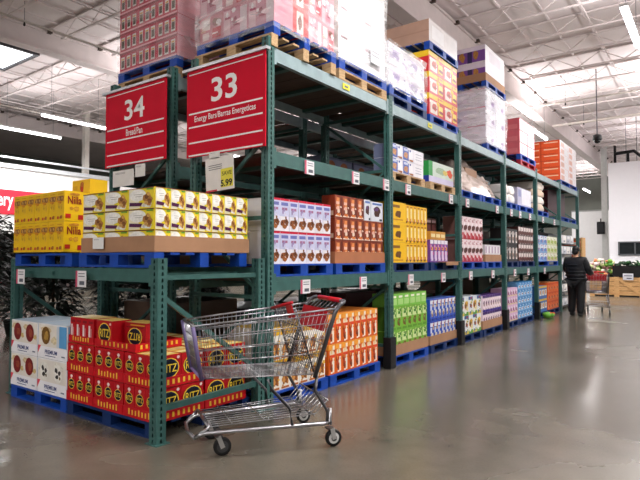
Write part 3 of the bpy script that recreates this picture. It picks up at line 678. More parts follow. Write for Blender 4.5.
apal(5.1, 6.3, 1.302, BLUE, 'blue pallet under the white and red chocolate boxes', True)
wr = [('r','F',0,.62,1,1,'#ecd9dc'), ('b','F',.5,.5,.42,.16,'#5a2620'), ('r','F',0,.0,1,.3,'#b81c30'), ('b','F',.5,.26,.3,.1,'#e8d2d2'), ('r','F',.2,.78,.8,.88,'#c58a92')]+busy('F', ['#b8505e', '#f4eaec', '#5a2620', '#d8a8ae'], 7, 13)
a_pile([spec('#e6d6da', wr, top='#d6c6ca', side='#7a5650')], 5.1, 6.28, 6, Z1, .41, 2, .3, 'white red chocolate box', 'middle shelf, third bay', 'white red chocolate boxes', name='snack_box')
apal(6.4, 7.36, 1.302, BLUE, 'blue pallet under the short pale boxes, third bay', True)
tray('aisle', 6.4, 7.36, AF+.012, Z1, .14, .8, 'brown tray around the short pale boxes, third bay', CARD)
a_pile([spec('#d8d4d8', [('r','F',.1,.5,.5,.9,'#b8a0b8'), ('r','F',.55,.5,.9,.9,'#e9e6ea')], top='#bfbcc2')], 6.42, 7.34, 5, Z1+.006, .33, 1, .28, 'short pale grey box', 'middle shelf, third bay', 'short pale boxes', name='snack_box')
a_pile([spec('#3a3338', [('r','F',.1,.4,.8,.8,'#55505a')], top='#4a4448')], 6.42, 7.2, 3, Z1+.0, .42, 2, .28, 'dark carton', 'behind short pale boxes', 'dark cartons behind pale boxes', name='carton', front=AF-.4)
apal(7.6, 8.56, 1.302, NAVY, 'dark blue pallet under the black and white boxes', True)
bw_ = [('r','F',.45,.15,.9,.85,'#d8cfca'), ('r','F',.5,.3,.85,.5,'#7a5a4a')]+busy('F', ['#efe6e0', '#0f0d0e', '#8a5a44'], 5, 16)
a_pile([spec('#241f20', bw_, top='#3a3436')], 7.6, 8.55, 4, Z1, .36, 2, .3, 'black and white box', 'middle shelf, fourth bay', 'black white boxes', name='snack_box')
apal(8.62, 9.86, 1.302, NAVY, 'dark blue pallet under the dark brown and white boxes', True)
db = [('r','F',.1,.5,.9,.95,'#cfc4c0'), ('b','F',.5,.35,.35,.22,'#6a3028')]+busy('F', ['#e0d8d4', '#2f1a18', '#8a4a3a'], 6, 15)
a_pile([spec('#4a2a26', db, top='#4a3a38')], 8.62, 9.85, 6, Z1, .2, 4, .3, 'dark brown and white box', 'middle shelf, fourth bay', 'brown white boxes', name='snack_box')
apal(10.1, 12.3, 1.302, BLUE, 'long blue pallet under blue and green packs, fifth bay', True)
bg = [('r','F',.05,.45,.95,.95,'#d8dde4'), ('b','F',.5,.35,.35,.25,'#3f6fb4')]+busy('F', ['#2f62b0', '#f2f4f6', '#c8503a'], 6, 17)
bg2 = [('r','F',.05,.45,.95,.95,'#dfe2d0'), ('b','F',.5,.35,.4,.25,'#8fae3a')]+busy('F', ['#6a9a2a', '#f4f4e6', '#d8a03a'], 6, 18)
a_pile([spec('#7fa2cc', bg, top='#c6d2de'), spec('#c9cf9a', bg2, top='#cfd4bc'), spec('#cdb89a', bg2, top='#cfd4bc')], 10.1, 12.3, 6, Z1, .22, 3, .3, 'blue or green snack pack', 'middle shelf, fifth bay', 'snack packs fifth bay', name='snack_pack', pick=lambda i,k,j: (0 if i < 3 else 1 if k else 2))
# ---- bay six: small goods on white shelves
shl = empty('display_shelf'); tag(shl, 'narrow dark display shelf with white goods beside the shopper', 'shelf')
for z in (.1, .5, .85, 1.303, 1.62, 1.93): MB().box(-.7, 12.66, z, -.06, 14.7, z+.025, mat('#4a4f52', .5)).build('shelf_board', shl)
for za, zb in ((0, 1.13), (1.303, 2.3)): MB().box(-.74, 12.66, za, -.7, 14.7, zb, mat('#2d3133', .6)).build('back_panel', shl)
for zi, z in enumerate((.126, .526, .876, 1.329, 1.646, 1.956)):
    for q in range(4):
        c = ['#d9d9dc', '#c9ccd4', '#e6e2dc', '#b8bcc8'][(q+zi) % 4]
        me = carton(.42, .2+.02*((q*3+zi) % 3), .3, c, [('r','F',.1,.55,.9,.9,'#f0f0f0'), ('r','F',.1,.15,.6,.35,'#8a8f9a')])
        tag(obj('small_pack', me, None, (AF-.18, 12.66+.26+q*.5, z), PI/2), 'small pale pack, %s shelf from floor, %s from left, sixth bay' % (ORD[zi], ORD[q]), 'pack', 'pale packs on the display shelf')

# ---- upper shelf (second beam level)
Z2 = 2.587
apal(2.62, 3.70, Z2, TAN, 'wood pallet under the white and blue photo cartons', xf=-.03)
wp = [('r','F',.03,.05,.56,.97,'#5468b4'), ('b','F',.3,.4,.2,.26,'#c48a5a'), ('r','F',.58,.25,.94,.9,'#f2f0f4'), ('r','F',.1,.72,.48,.9,'#c9d0ea')]+busy('F', ['#2f4a9a', '#f4f2f6', '#a8683a'], 5, 24)
wp2 = [('r','F',.1,.1,.9,.9,'#efedf2'), ('r','F',.2,.3,.8,.34,'#9a9ab0'), ('r','F',.2,.5,.8,.53,'#9a9ab0'), ('r','F',.2,.7,.8,.74,'#9a9ab0')]
a_pile([spec('#e6e4ee', wp, top='#8a90a8', side='#7d86a8'), spec('#ece9f0', wp2, top='#8a90a8')], 2.64, 3.68, 3, Z2+.132, .205, 2, .28, 'white and blue photo carton', 'upper shelf, second bay', 'white blue cartons', name='food_carton', pick=lambda i,k,j: 1 if i == 2 else 0)
apal(3.9, 4.9, Z2, TAN, 'wood pallet under the green and purple carton', xf=-.03)
gp = [('r','F',0,0,1,.3,'#cfc8e4'), ('r','F',.0,.3,.14,1,'#2f9a4a'), ('r','F',.14,.3,1,1,'#cfdcd0'), ('b','F',.45,.62,.2,.2,'#9fb89a'), ('b','F',.84,.62,.13,.22,'#d8532e'), ('b','F',.65,.6,.12,.15,'#d8c060'), ('r','L',0,.3,1,1,'#2f9a4a'), ('r','L',0,0,1,.3,'#2a3a9a')]
tag(obj('food_carton', carton(.98, .34, .8, '#b8c8c0', gp, top='#cfdacb'), None, (-.46, 4.4, Z2+.132), PI/2), 'green and purple wrapped carton on wood pallet, upper shelf', 'carton')
BROWNWRAP = wrap_mat('cloudy_wrap', .6, '#e2cfc6')
def heap(cx, cy, z, lx, ly, h, m, seed):         # lumpy loose wrapped heap
    rd = random.Random(seed); mb = MB(); nx, ny = 12, 12; k = mb.mi(m)
    for i in range(nx+1):
        for j in range(ny+1):
            u = i/nx*2-1; v = j/ny*2-1; q = max(abs(u), abs(v))
            zz = h*(1-max(0, (q-.35)/.65)**1.5)*(1+rd.uniform(-.1, .1)) if q < 1 else 0
            mb.v.append((cx+u*lx/2, cy+v*ly/2, z+max(0, zz)))
    for i in range(nx):
        for j in range(ny): mb.f.append((i*(ny+1)+j, (i+1)*(ny+1)+j, (i+1)*(ny+1)+j+1, i*(ny+1)+j+1)); mb.m.append(k)
    n0 = len(mb.v); mb.v += [(cx-lx/2, cy-ly/2, z), (cx+lx/2, cy-ly/2, z), (cx+lx/2, cy+ly/2, z), (cx-lx/2, cy+ly/2, z)]
    mb.f.append((n0+3, n0+2, n0+1, n0)); mb.m.append(k)
    return mb
apal(5.1, 6.2, Z2, BLUE, 'left blue pallet under the cloudy wrapped heap', True)
apal(6.25, 7.35, Z2, BLUE, 'right blue pallet under the cloudy wrapped heap', True)
for i, (y, w, h_, c) in enumerate(((5.5, .6, .36, '#8d6d56'), (6.12, .6, .5, '#a0795c'), (6.75, .6, .36, '#9a7a64'), (6.1, .5, .0, '#8d6d56'))):
    if h_: tag(obj('brown_carton', carton(w, h_, .7, c, [('r','F',.1,.4,.5,.7,'#c2a68c')]), None, (-.55, y, Z2+.132), PI/2), 'brown carton under cloudy wrap, %s from left' % ORD[i], 'carton', 'wrapped brown cartons')
tag(heap(-.55, 6.15, Z2+.134, .98, 2.05, .66, BROWNWRAP, 4).build('shrink_wrap', None, True), 'cloudy loose plastic wrap over the brown cartons', 'plastic wrap')
apal(7.6, 8.5, Z2, BLUE, 'blue pallet under the white sacks, upper shelf', True)
def sack(lx, ly, lz, c, seed):
    mb = MB().blob((0, 0, lz/2), lx/2, ly/2, lz/2, mat(c, .55, 0, .08, 6, .3, 20), .06, 14, 8, seed)
    mb.v = [(max(-lx*.46, min(lx*.46, x*1.6)), max(-ly*.46, min(ly*.46, y*1.6)), max(0, min(lz, lz/2+(z-lz/2)*1.5))) for x, y, z in mb.v]
    return mb.mesh('sack', True)
for i in range(2):
    for k in range(2): tag(obj('sack', sack(.7, .44, .2, '#e2dcd8', 3*i+k), None, (-.4, 7.83+.44*i, Z2+.132+.185*k)), 'white sack, %s of stack, %s pile, upper shelf' % (['bottom','top'][k], ['left','right'][i]), 'sack', 'white sacks')
apal(8.6, 9.8, Z2, BLUE, 'blue pallet under the lavender grey carton', True)
tag(obj('food_carton', carton(1.1, .42, .8, '#b9b6cc', [('r','F',.3,.1,.98,.96,'#dddbe2'), ('r','F',.05,.5,.25,.9,'#8f93b8')], top='#c9c8d2'), None, (-.46, 9.2, Z2+.132), PI/2), 'lavender grey wrapped carton, upper shelf, fourth bay', 'carton')
apal(10.1, 11.3, Z2, BLUE, 'blue pallet under the tan and white sacks', True)
for k in range(4): tag(obj('sack', sack(.8, .9, .2, ['#d9c4ae','#e6dcd2','#d6bca4','#e0d4c8'][k], 20+k), None, (-.46, 10.7, Z2+.132+.185*k)), 'tan white sack, %s of the single tall pile, upper shelf' % ['lowest','second','third','topmost'][k], 'sack', 'tan sacks')
apal(12.6, 14.8, Z2, BLUE, 'blue pallet under the dark red cartons, upper shelf', True)
a_pile([spec('#3f0a18', [('r','F',.0,.48,1,.52,'#2a0810')])], 12.62, 14.8, 4, Z2+.132, .42, 2, .5, 'dark red carton', 'upper shelf, last bay', 'dark red cartons', name='carton', front=-.35)

# ---- rack top
Z3 = 3.652
WRAP = wrap_mat('clear_shrink_wrap', .1); WRAPC = wrap_mat('thin_shrink_wrap', .02); WRAPW = wrap_mat('milky_shrink_wrap', .2)
def wrap(x0, y0, z0, x1, y1, z1, m, label, seed=0, n=10):
    rd = random.Random(seed); mb = MB(); k = mb.mi(m)
    per = [(x0+(x1-x0)*i/n, y0) for i in range(n)]+[(x1, y0+(y1-y0)*i/n) for i in range(n)]+[(x1-(x1-x0)*i/n, y1) for i in range(n)]+[(x0, y1-(y1-y0)*i/n) for i in range(n)]
    N = len(per); nz = 8; cx, cy = (x0+x1)/2, (y0+y1)/2
    for j in range(nz+1):
        for i, (x, y) in enumerate(per):
            e = rd.uniform(.0, .022); mb.v.append((x+math.copysign(e, x-cx), y+math.copysign(e, y-cy), z0+(z1-z0)*j/nz))
    for j in range(nz):
        for i in range(N): mb.f.append((j*N+i, j*N+(i+1)%N, (j+1)*N+(i+1)%N, (j+1)*N+i)); mb.m.append(k)
    return tag(mb.build('shrink_wrap'), label, 'plastic wrap', 'shrink wrap around stacks')
# p1 corner stack
pallet((-.555, .60, Z3), TAN, 1.16, 1.15, 0, 'bottom wood pallet on the rack corner above sign 33')
pallet((-.555, .62, Z3+.132), BLUE, 1.16, 1.12, 0, 'blue pallet on the rack corner under the wrapped pink cartons')
pc = [('r','F',.04,.05,.96,.95,'#c98690'), ('r','F',.1,.5,.45,.9,'#f0e6e4'), ('r','F',.55,.12,.92,.5,'#c03a48'), ('b','F',.72,.72,.18,.16,'#8d5a4a'), ('r','F',.12,.12,.4,.4,'#e6cfd0')]+busy('F', ['#f0e0e0', '#8f2f3c', '#d8b0a0', '#a04a58'], 7, 20)
pc2 = [('r','F',.06,.06,.94,.94,'#cf3a3a'), ('r','F',.3,.1,.7,.9,'#e8d8d0'), ('b','F',.5,.5,.14,.3,'#7a4a3a')]
pc3 = [('r','F',.03,.05,.3,.95,'#dcb8c0'), ('r','F',.36,.05,.64,.95,'#c9909f'), ('r','F',.7,.05,.97,.95,'#d9c6cc'), ('b','F',.5,.5,.1,.2,'#a05a6a')]+busy('F', ['#f0e4e6', '#a85068', '#e8ccd2'], 7, 21)
fr = [carton(.37, .3, .3, '#c8858f', pc, seed=2), carton(.3, .3, .37, '#c2332f', pc2, seed=3), carton(.37, .3, .3, '#c98a98', pc3, seed=4)]
zc = Z3+.266
am = [carton(.295, .3, .3, '#c2332f', pc2, seed=9), carton(.25, .3, .3, '#c8858f', pc, seed=10), carton(.25, .3, .3, '#c98a98', pc3, seed=11)]
for k in range(4):
    for i in range(3):
        me = fr[(0 if i < 1 else 2) if k % 2 == 0 else (2 if i < 1 else 0)]
        tag(obj('snack_carton', me, None, (-1.11+.375*(i+.5), .08+.15, zc+.303*k)), 'pink wrapped carton facing front, %s from left, layer %s, above sign 33' % (ORD[i], ['one','two','three','four'][k]), 'carton', 'wrapped pink cartons')
    for i in range(3):
        me = am[0 if i == 0 else 1+(k+i) % 2]
        tag(obj('snack_carton', me, None, (-.17, (.545, .823, 1.076)[i], zc+.303*k), PI/2), 'red or pink wrapped carton facing aisle, %s from left, layer %s, corner stack' % (ORD[i], ['one','two','three','four'][k]), 'carton', 'wrapped pink cartons')
wrap(-1.13, .055, Z3+.20, .02, 1.2, zc+1.22, WRAP, 'clear shrink wrap around the pink carton stack above sign 33', 3)
# p2 tall white stack
apal(1.28, 2.44, Z3, TAN, 'wood pallet on the rack top under the tall white stack', xf=.0)
apal(1.28, 2.44, Z3+.132, BLUE, 'blue pallet on the rack top under the tall white stack', xf=.0)
tw = [('r','F',.05,.1,.5,.5,'#f7f6f8'), ('r','F',.1,.75,.35,.82,'#a88a90'), ('r','F',.6,.3,.85,.7,'#f0eff4'), ('r','L',0,0,1,1,'#c9b2a8'), ('r','L',.3,.4,.6,.6,'#a8867a')]
a_pile([spec('#efedf0', tw, top='#e0dede')], 1.29, 2.43, 2, Z3+.266, .36, 4, .8, 'tall white carton', 'rack top above first bay', 'tall white cartons', name='carton', front=-.02, layer_names=['bottom layer','second layer','third layer','top layer'])
wrap(-.84, 1.275, Z3+.22, -.005, 2.445, Z3+1.72, WRAPW, 'milky shrink wrap around the tall white stack', 5)
tag(MB().face([(-.004+.03,1.98,Z3+.38),(-.004+.03,2.24,Z3+.38),(-.004+.03,2.24,Z3+.58),(-.004+.03,1.98,Z3+.58)], mat('#f4f4f6', .5)).box(.024,1.99,Z3+.46,.0262,2.0,Z3+.57,mat('#888', .5)).build('shipping_label') if False else MB().box(.022,1.98,Z3+.40,.024,2.24,Z3+.62,mat('#e4e4ea', .5)).box(.0241,2.0,Z3+.5,.0245,2.2,Z3+.51,mat('#8a8a94',.5)).box(.0241,2.0,Z3+.55,.0245,2.2,Z3+.56,mat('#8a8a94',.5)).build('shipping_label'), 'paper shipping label stuck on the tall white stack', 'label')
# p3
apal(2.52, 3.72, Z3, NAVY, 'lower blue pallet under the white and lavender cartons', xf=.0)
apal(2.52, 3.72, Z3+.132, BLUE, 'upper blue pallet under the white and lavender cartons', xf=.0)
lv = [('r','F',.08,.3,.6,.75,'#c3b6d6'), ('r','F',.55,.1,.95,.45,'#e9e6f0'), ('b','F',.4,.5,.2,.18,'#9a86b8'), ('r','L',.1,.3,.9,.6,'#b8aac8')]+busy('F', ['#8a78b0', '#f4f2f8', '#b8a8d0'], 6, 22)
a_pile([spec('#e6e2ea', lv, top='#d0ccd4')], 2.54, 3.70, 2, Z3+.266, .31, 2, .8, 'white and lavender carton', 'rack top, second bay', 'white lavender cartons', name='carton', front=-.03)
wrap(-.85, 2.53, Z3+.22, -.012, 3.715, Z3+.9, WRAPW, 'milky shrink wrap around the white and lavender cartons', 6)
# p4
apal(3.84, 5.02, Z3, BLUE, 'blue pallet under the red and yellow cartons', xf=.0)
ry = [('r','F',0,.78,1,1,'#ecc52a'), ('r','F',.08,.1,.55,.7,'#e8d9d0'), ('b','F',.35,.42,.16,.2,'#c23a2a'), ('r','F',.62,.15,.92,.6,'#f0d25a'), ('r','L',0,.72,1,1,'#ecc52a'), ('r','L',.2,.1,.8,.6,'#c83a3a'), ('r','L',.3,.8,.7,.92,'#b5722a')]+busy('F', ['#f4e6d8', '#8f1f1c', '#f0c030', '#d86a4a'], 6, 23)
a_pile([spec('#cf2a34', ry, top='#d8b040')], 3.85, 5.01, 2, Z3+.134, .345, 3, .95, 'red and yellow carton', 'rack top', 'red yellow cartons', name='carton', front=-.02)
apal(3.84, 5.02, Z3+1.172, BLUE, 'blue pallet on top of the red and yellow cartons', xf=.0)
tag(obj('carton', carton(1.16, .36, 1.05, '#e4dfe0', [('r','L',.0,.0,1,1,'#b18f7c'), ('r','L',.0,.47,1,.53,'#a58270'), ('r','F',.1,.2,.5,.8,'#f3f1f3')], top='#c4a692'), None, (-.54, 4.43, Z3+1.305), PI/2), 'flat tan carton with white wrapped side on the highest pallet', 'carton')
# p5
apal(6.45, 7.68, Z3, BLUE, 'blue pallet under the white wrapped stack, rack top', True, xf=.0)
ws = [('r','F',.05,.08,.45,.92,'#e9e7ee'), ('r','F',.55,.1,.95,.5,'#cfc6d8'), ('b','F',.7,.3,.15,.15,'#8a6aa0'), ('r','L',.05,.1,.6,.9,'#d6d2e2'), ('r','L',0,.92,1,.97,'#b84a6a'), ('b','L',.3,.4,.2,.2,'#9a8ab8')]
a_pile([spec('#dcdae4', ws, top='#d4d2d8')], 6.46, 7.67, 2, Z3+.134, .365, 3, .95, 'white lavender carton', 'rack top, third bay', 'white lavender cartons of third bay', name='carton', front=-.02)
wrap(-1.0, 6.44, Z3+.1, .0, 7.69, Z3+1.25, WRAPW, 'milky shrink wrap around white cartons below the purple boxes', 8)
apal(6.45, 7.68, Z3+1.235, BLUE, 'blue pallet between the white stack and the purple boxes', True, xf=.0)
pp = [('r','L',0,0,1,.12,'#ded6dc'), ('b','L',.2,.5,.07,.3,'#b07a3a'), ('b','L',.5,.5,.07,.3,'#b07a3a'), ('b','L',.8,.5,.07,.3,'#b07a3a'), ('r','L',.3,.1,.4,.8,'#3a2a5a'), ('r','L',.62,.1,.72,.8,'#3a2a5a'), ('r','L',0,.74,1,1,'#e0d6e4'), ('r','F',0,0,1,1,'#e9e6ea'), ('r','F',.2,.2,.8,.8,'#dad4dc')]
tray('aisle', 6.46, 7.67, -.01, Z3+1.368, .16, 1.0, 'brown tray under the purple boxes on the highest stack', CARD)
for k in range(2): tag(obj('carton', carton(1.18, .36, .95, '#7a4a9a', pp, top='#d9d0dc'), None, (-.5, 7.065, Z3+1.375+.36*k), PI/2), 'purple carton, %s one of the highest stack' % ['lower','upper'][k], 'carton', 'purple cartons')
# p6
apal(8.72, 10.0, Z3, REDP, 'red pallet under the pink and white cartons', True, xf=.0)
apal(8.72, 10.0, Z3+.132, BLUE, 'blue pallet on the red pallet, rack top', True, xf=.0)
pk2 = [('r','F',.05,.05,.95,.95,'#e9e4e8'), ('r','F',.2,.2,.5,.8,'#c9a8b4'), ('r','L',.05,.1,.95,.5,'#e0767c'), ('r','L',.1,.6,.6,.9,'#e8c4c4')]
a_pile([spec('#d4606a', pk2, top='#d8c4c8')], 8.73, 9.99, 2, Z3+.266, .28, 3, .9, 'pink and white carton', 'rack top, fourth bay', 'pink white cartons', name='carton', front=-.02)
# p7
apal(12.7, 14.9, Z3, BLUE, 'long blue pallet under the orange cartons, rack end', True, xf=.0)
og = [('r','F',0,0,1,1,'#e6dfe2'), ('r','F',.1,.1,.5,.8,'#d8a898'), ('r','L',.08,.6,.45,.75,'#f0c8a8'), ('r','L',.58,.6,.95,.75,'#f0c8a8'), ('r','L',.49,0,.51,1,'#b53a16'), ('r','L',0,.95,1,1,'#b53a16')]
a_pile([spec('#e2582a', og, top='#d8a080')], 12.71, 14.89, 2, Z3+.134, .195, 6, 1.05, 'bright orange carton', 'rack top end', 'bright orange cartons', name='carton', front=-.02)
# row 34 pink stack
pallet((-2.11, .66, Z3), TAN, 1.16, 1.15, 0, 'bottom wood pallet above sign 34')
pallet((-2.11, .66, Z3+.132), BLUE, 1.18, 1.15, 0, 'blue pallet under the pink jar cartons above sign 34')
pj = []
for cx in (.18, .5, .82): pj += [('r','F',cx-.1,.18,cx+.1,.8,'#e8dfdc'), ('r','F',cx-.075,.26,cx+.075,.62,'#574a3c'), ('r','F',cx-.075,.64,cx+.075,.72,'#d8a040')]
pj += [('r','F',0,0,1,.08,'#f0b0ba'), ('r','F',0,.92,1,1,'#9a2438')]
pjm = carton(.38, .255, .4, '#c42a48', pj, side='#e0a0aa', top='#d87a8a')
place_row('snack_carton', [pjm], 'end', -2.69, .385, 3, .1, Z3+.268, .4, rows=2, layers=5, zstep=.258, desc='pink jar carton', place='above sign 34', group='pink jar cartons', rowname=True)
wrap(-2.70, .085, Z3+.22, -1.525, .98, Z3+1.6, WRAPC, 'clear shrink wrap around the pink jar cartons', 12)

# ---- goods on the rear rack row, with filler cartons added to block light from the far aisle
import itertools
gi = 0
for b in range(5):
    for h_ in range(2):
        y = .12+b*U+h_*1.2
        for lv_, z in (('floor', 0), ('middle shelf', 1.302)):
            c = ['#5b4638', '#6b5544', '#4a4a58', '#5a3030', '#4e5a4a'][(b+h_*2+(z > 1)) % 5]; hh = [.95, .8, .88, .7][(b+h_) % 4]
            me = carton(1.05, hh, 1.0, c, [('r','R',.1,.3,.4,.7,'#8a7a6a'), ('r','L',.1,.3,.9,.5,'#6a5a4a')])
            tag(obj('filler_carton', me, None, (-2.11, y+.56, z+.002 if z else .002), PI/2), 'large dull carton on the rear rack, %s bay, %s half, %s' % (ORD[b], ['near','far'][h_], lv_), 'carton', 'filler cartons on the rear rack')
cc = [('r','F',.02,.1,.98,.9,'#8a92b4'), ('e','F',.3,.5,.13,.32,'#b0683a'), ('e','F',.72,.5,.13,.32,'#b0683a')]
for k in range(2):
    for i in range(2):
        tag(obj('food_carton', carton(.9, .3, .6, '#6a7290', cc), None, (-1.87, 3.55+.95*i, Z2+.002+.303*k), PI/2), 'blue grey carton with brown circles, %s, %s, rear rack' % (['left','right'][i], ['lower','upper'][k]), 'carton', 'circle cartons on the rear rack')

# ================================================================== SIGNS AND CARDS
RS = mat('#d0082c', .6, 0, .04, 4, 0, 60, 'red_sign_vinyl', spec=.15)
def sign(x0, x1, z0, z1, num, txt, label, y=-.075):
    e = empty('aisle_sign', ((x0+x1)/2, y, z0)); w = x1-x0; h = z1-z0; Wm = mat('#f5f3f3', .45)
    MB().box(-w/2, -.012, 0, w/2, .0, h, RS).build('board', e)
    def P(u, v): return (-w/2+u*w, -.0135, v*h)
    for i, v in enumerate((.955, .5, .345, .165, .02)):
        mb = MB(); t = .009 if i else .006; mb.face([P(.03, v-t), P(.97, v-t), P(.97, v+t), P(.03, v+t)], Wm); mb.build('stripe', e)
    mb = MB(); decal_text(mb, P, num, .5, .72, .33, .27, Wm, .018); mb.build('number', e)
    mb = MB(); decal_text(mb, P, txt, .5, .425, .78 if len(txt) > 12 else .27, .088, Wm, .012); mb.build('lettering', e)
    mb = MB(); mb.box(-w/2-.06, -.03, h+.0, w/2+.03, .03, h+.03, GALV); mb.build('hanging_rail', e)
    tag(e, label, 'sign', 'red aisle signs'); return e
sign(-1.125, .045, 2.60, 3.565, '33', 'Energy Bars/Barras Energeticas', 'red aisle sign reading 33 on the corner of the rack')
sign(-2.70, -1.49, 2.64, 3.59, '34', 'Bread/Pan', 'red aisle sign reading 34 on the rear rack row')
def card(x, y, z, w, h, label, yellow=False, txt=None, rz=0, ry=0):
    e = MB(); m = mat('#e9e9e6', .55); e.box(-w/2, -.002, 0, w/2, .002, h, m)
    def P(u, v): return (-w/2+u*w, -.0035, v*h)
    g = mat('#77797e', .55)
    for v in ((.86,.8) if not yellow else (.78,.72,.66)): e.face([P(.12, v-.02), P(.6, v-.02), P(.6, v), P(.12, v)], g)
    if yellow:
        P2 = lambda u, v: (-w/2+u*w, -.0042, v*h)
        e.face([P(.55,.08), P(.97,.08), P(.97,.62), P(.55,.62)], mat('#e9e24a', .5))
        decal_text(e, P2, '5.99', .74, .2, .4, .2, mat('#222222', .5), .03); decal_text(e, P2, 'SAVE', .76, .48, .34, .12, mat('#6a6a20', .5), .02)
        e.face([P(0,0), P(.4,0), P(.4,.05), P(0,.05)], mat('#c83040', .5))
    o = e.build('price_card'); o.location = (x, y, z); o.rotation_euler = (0, ry, rz)
    return tag(o, label, 'price card', 'hanging price cards')
card(-.57, -.105, 2.20, .42, .36, 'large white and yellow price card hanging under sign 33', True, ry=-.05)
card(-2.28, -.105, 2.38, .43, .20, 'blank-looking white price card under sign 34, larger one')
card(-1.94, -.105, 2.47, .19, .15, 'small white card hanging right of the larger card, sign 34')
card(-.66, -.105, 2.545, .16, .075, 'small white tab between sign 33 and its price card')
card(-.95, EF-.012, 1.575, .17, .105, 'white paper card on the brown tray of snack boxes')
# shelf price tags along the aisle beams
tw_ = mat('#e6e4e6', .5); tp_ = mat('#c9506e', .5); tk = mat('#5a5c66', .5)
tg = MB(); tg.box(-.002, -.085, -.075, .002, .085, .075, tw_)
for (u0, v0, u1, v1, m) in ((-.085, -.075, -.055, .075, tp_), (-.02, -.055, .06, -.02, tk), (-.04, .02, .065, .028, tk), (-.04, .045, .065, .052, tk)):
    tg.face([(.003, u0, v0), (.003, u1, v0), (.003, u1, v1), (.003, u0, v1)], m)
tgm = tg.mesh('price_tag')
LT = [.61, 1.80, 3.12, 4.28, 5.5, 6.7, 8.15, 9.2, 10.7]
UT = [.68, 1.63, 2.40, 3.05, 4.62, 5.37, 7.0, 7.95, 8.6, 9.4, 10.6, 11.8]
for i, y in enumerate(LT): tag(obj('price_tag', tgm, None, (.009, y, 1.185)), 'white price tag on the lower aisle beam, %s from left' % ORD[i], 'price tag', 'shelf price tags')
for i, y in enumerate(UT): tag(obj('price_tag', tgm, None, (.009, y, 2.49)), 'white price tag on the upper aisle beam, %s from left' % ORD[i], 'price tag', 'shelf price tags')
ym = MB().box(-.002, -.075, -.035, .002, .075, .035, mat('#e4dc3a', .5)).face([(.003,-.04,-.012),(.003,.04,-.012),(.003,.04,.012),(.003,-.04,.012)], tk).mesh('price_tag')
for i, y in enumerate((1.42, 3.82)): tag(obj('price_tag', ym, None, (.009, y, 3.58)), 'yellow tag on the top aisle beam, %s' % ['near the corner', 'past the second post'][i], 'price tag', 'yellow beam tags')
for i, x in enumerate((-2.27, -1.12)):
    o = obj('price_tag', tgm, None, (x, -1.315, 1.30), -PI/2); tag(o, 'white price tag on the front beam of the low rack, %s' % ['left', 'right'][i]+' one', 'price tag', 'shelf price tags')

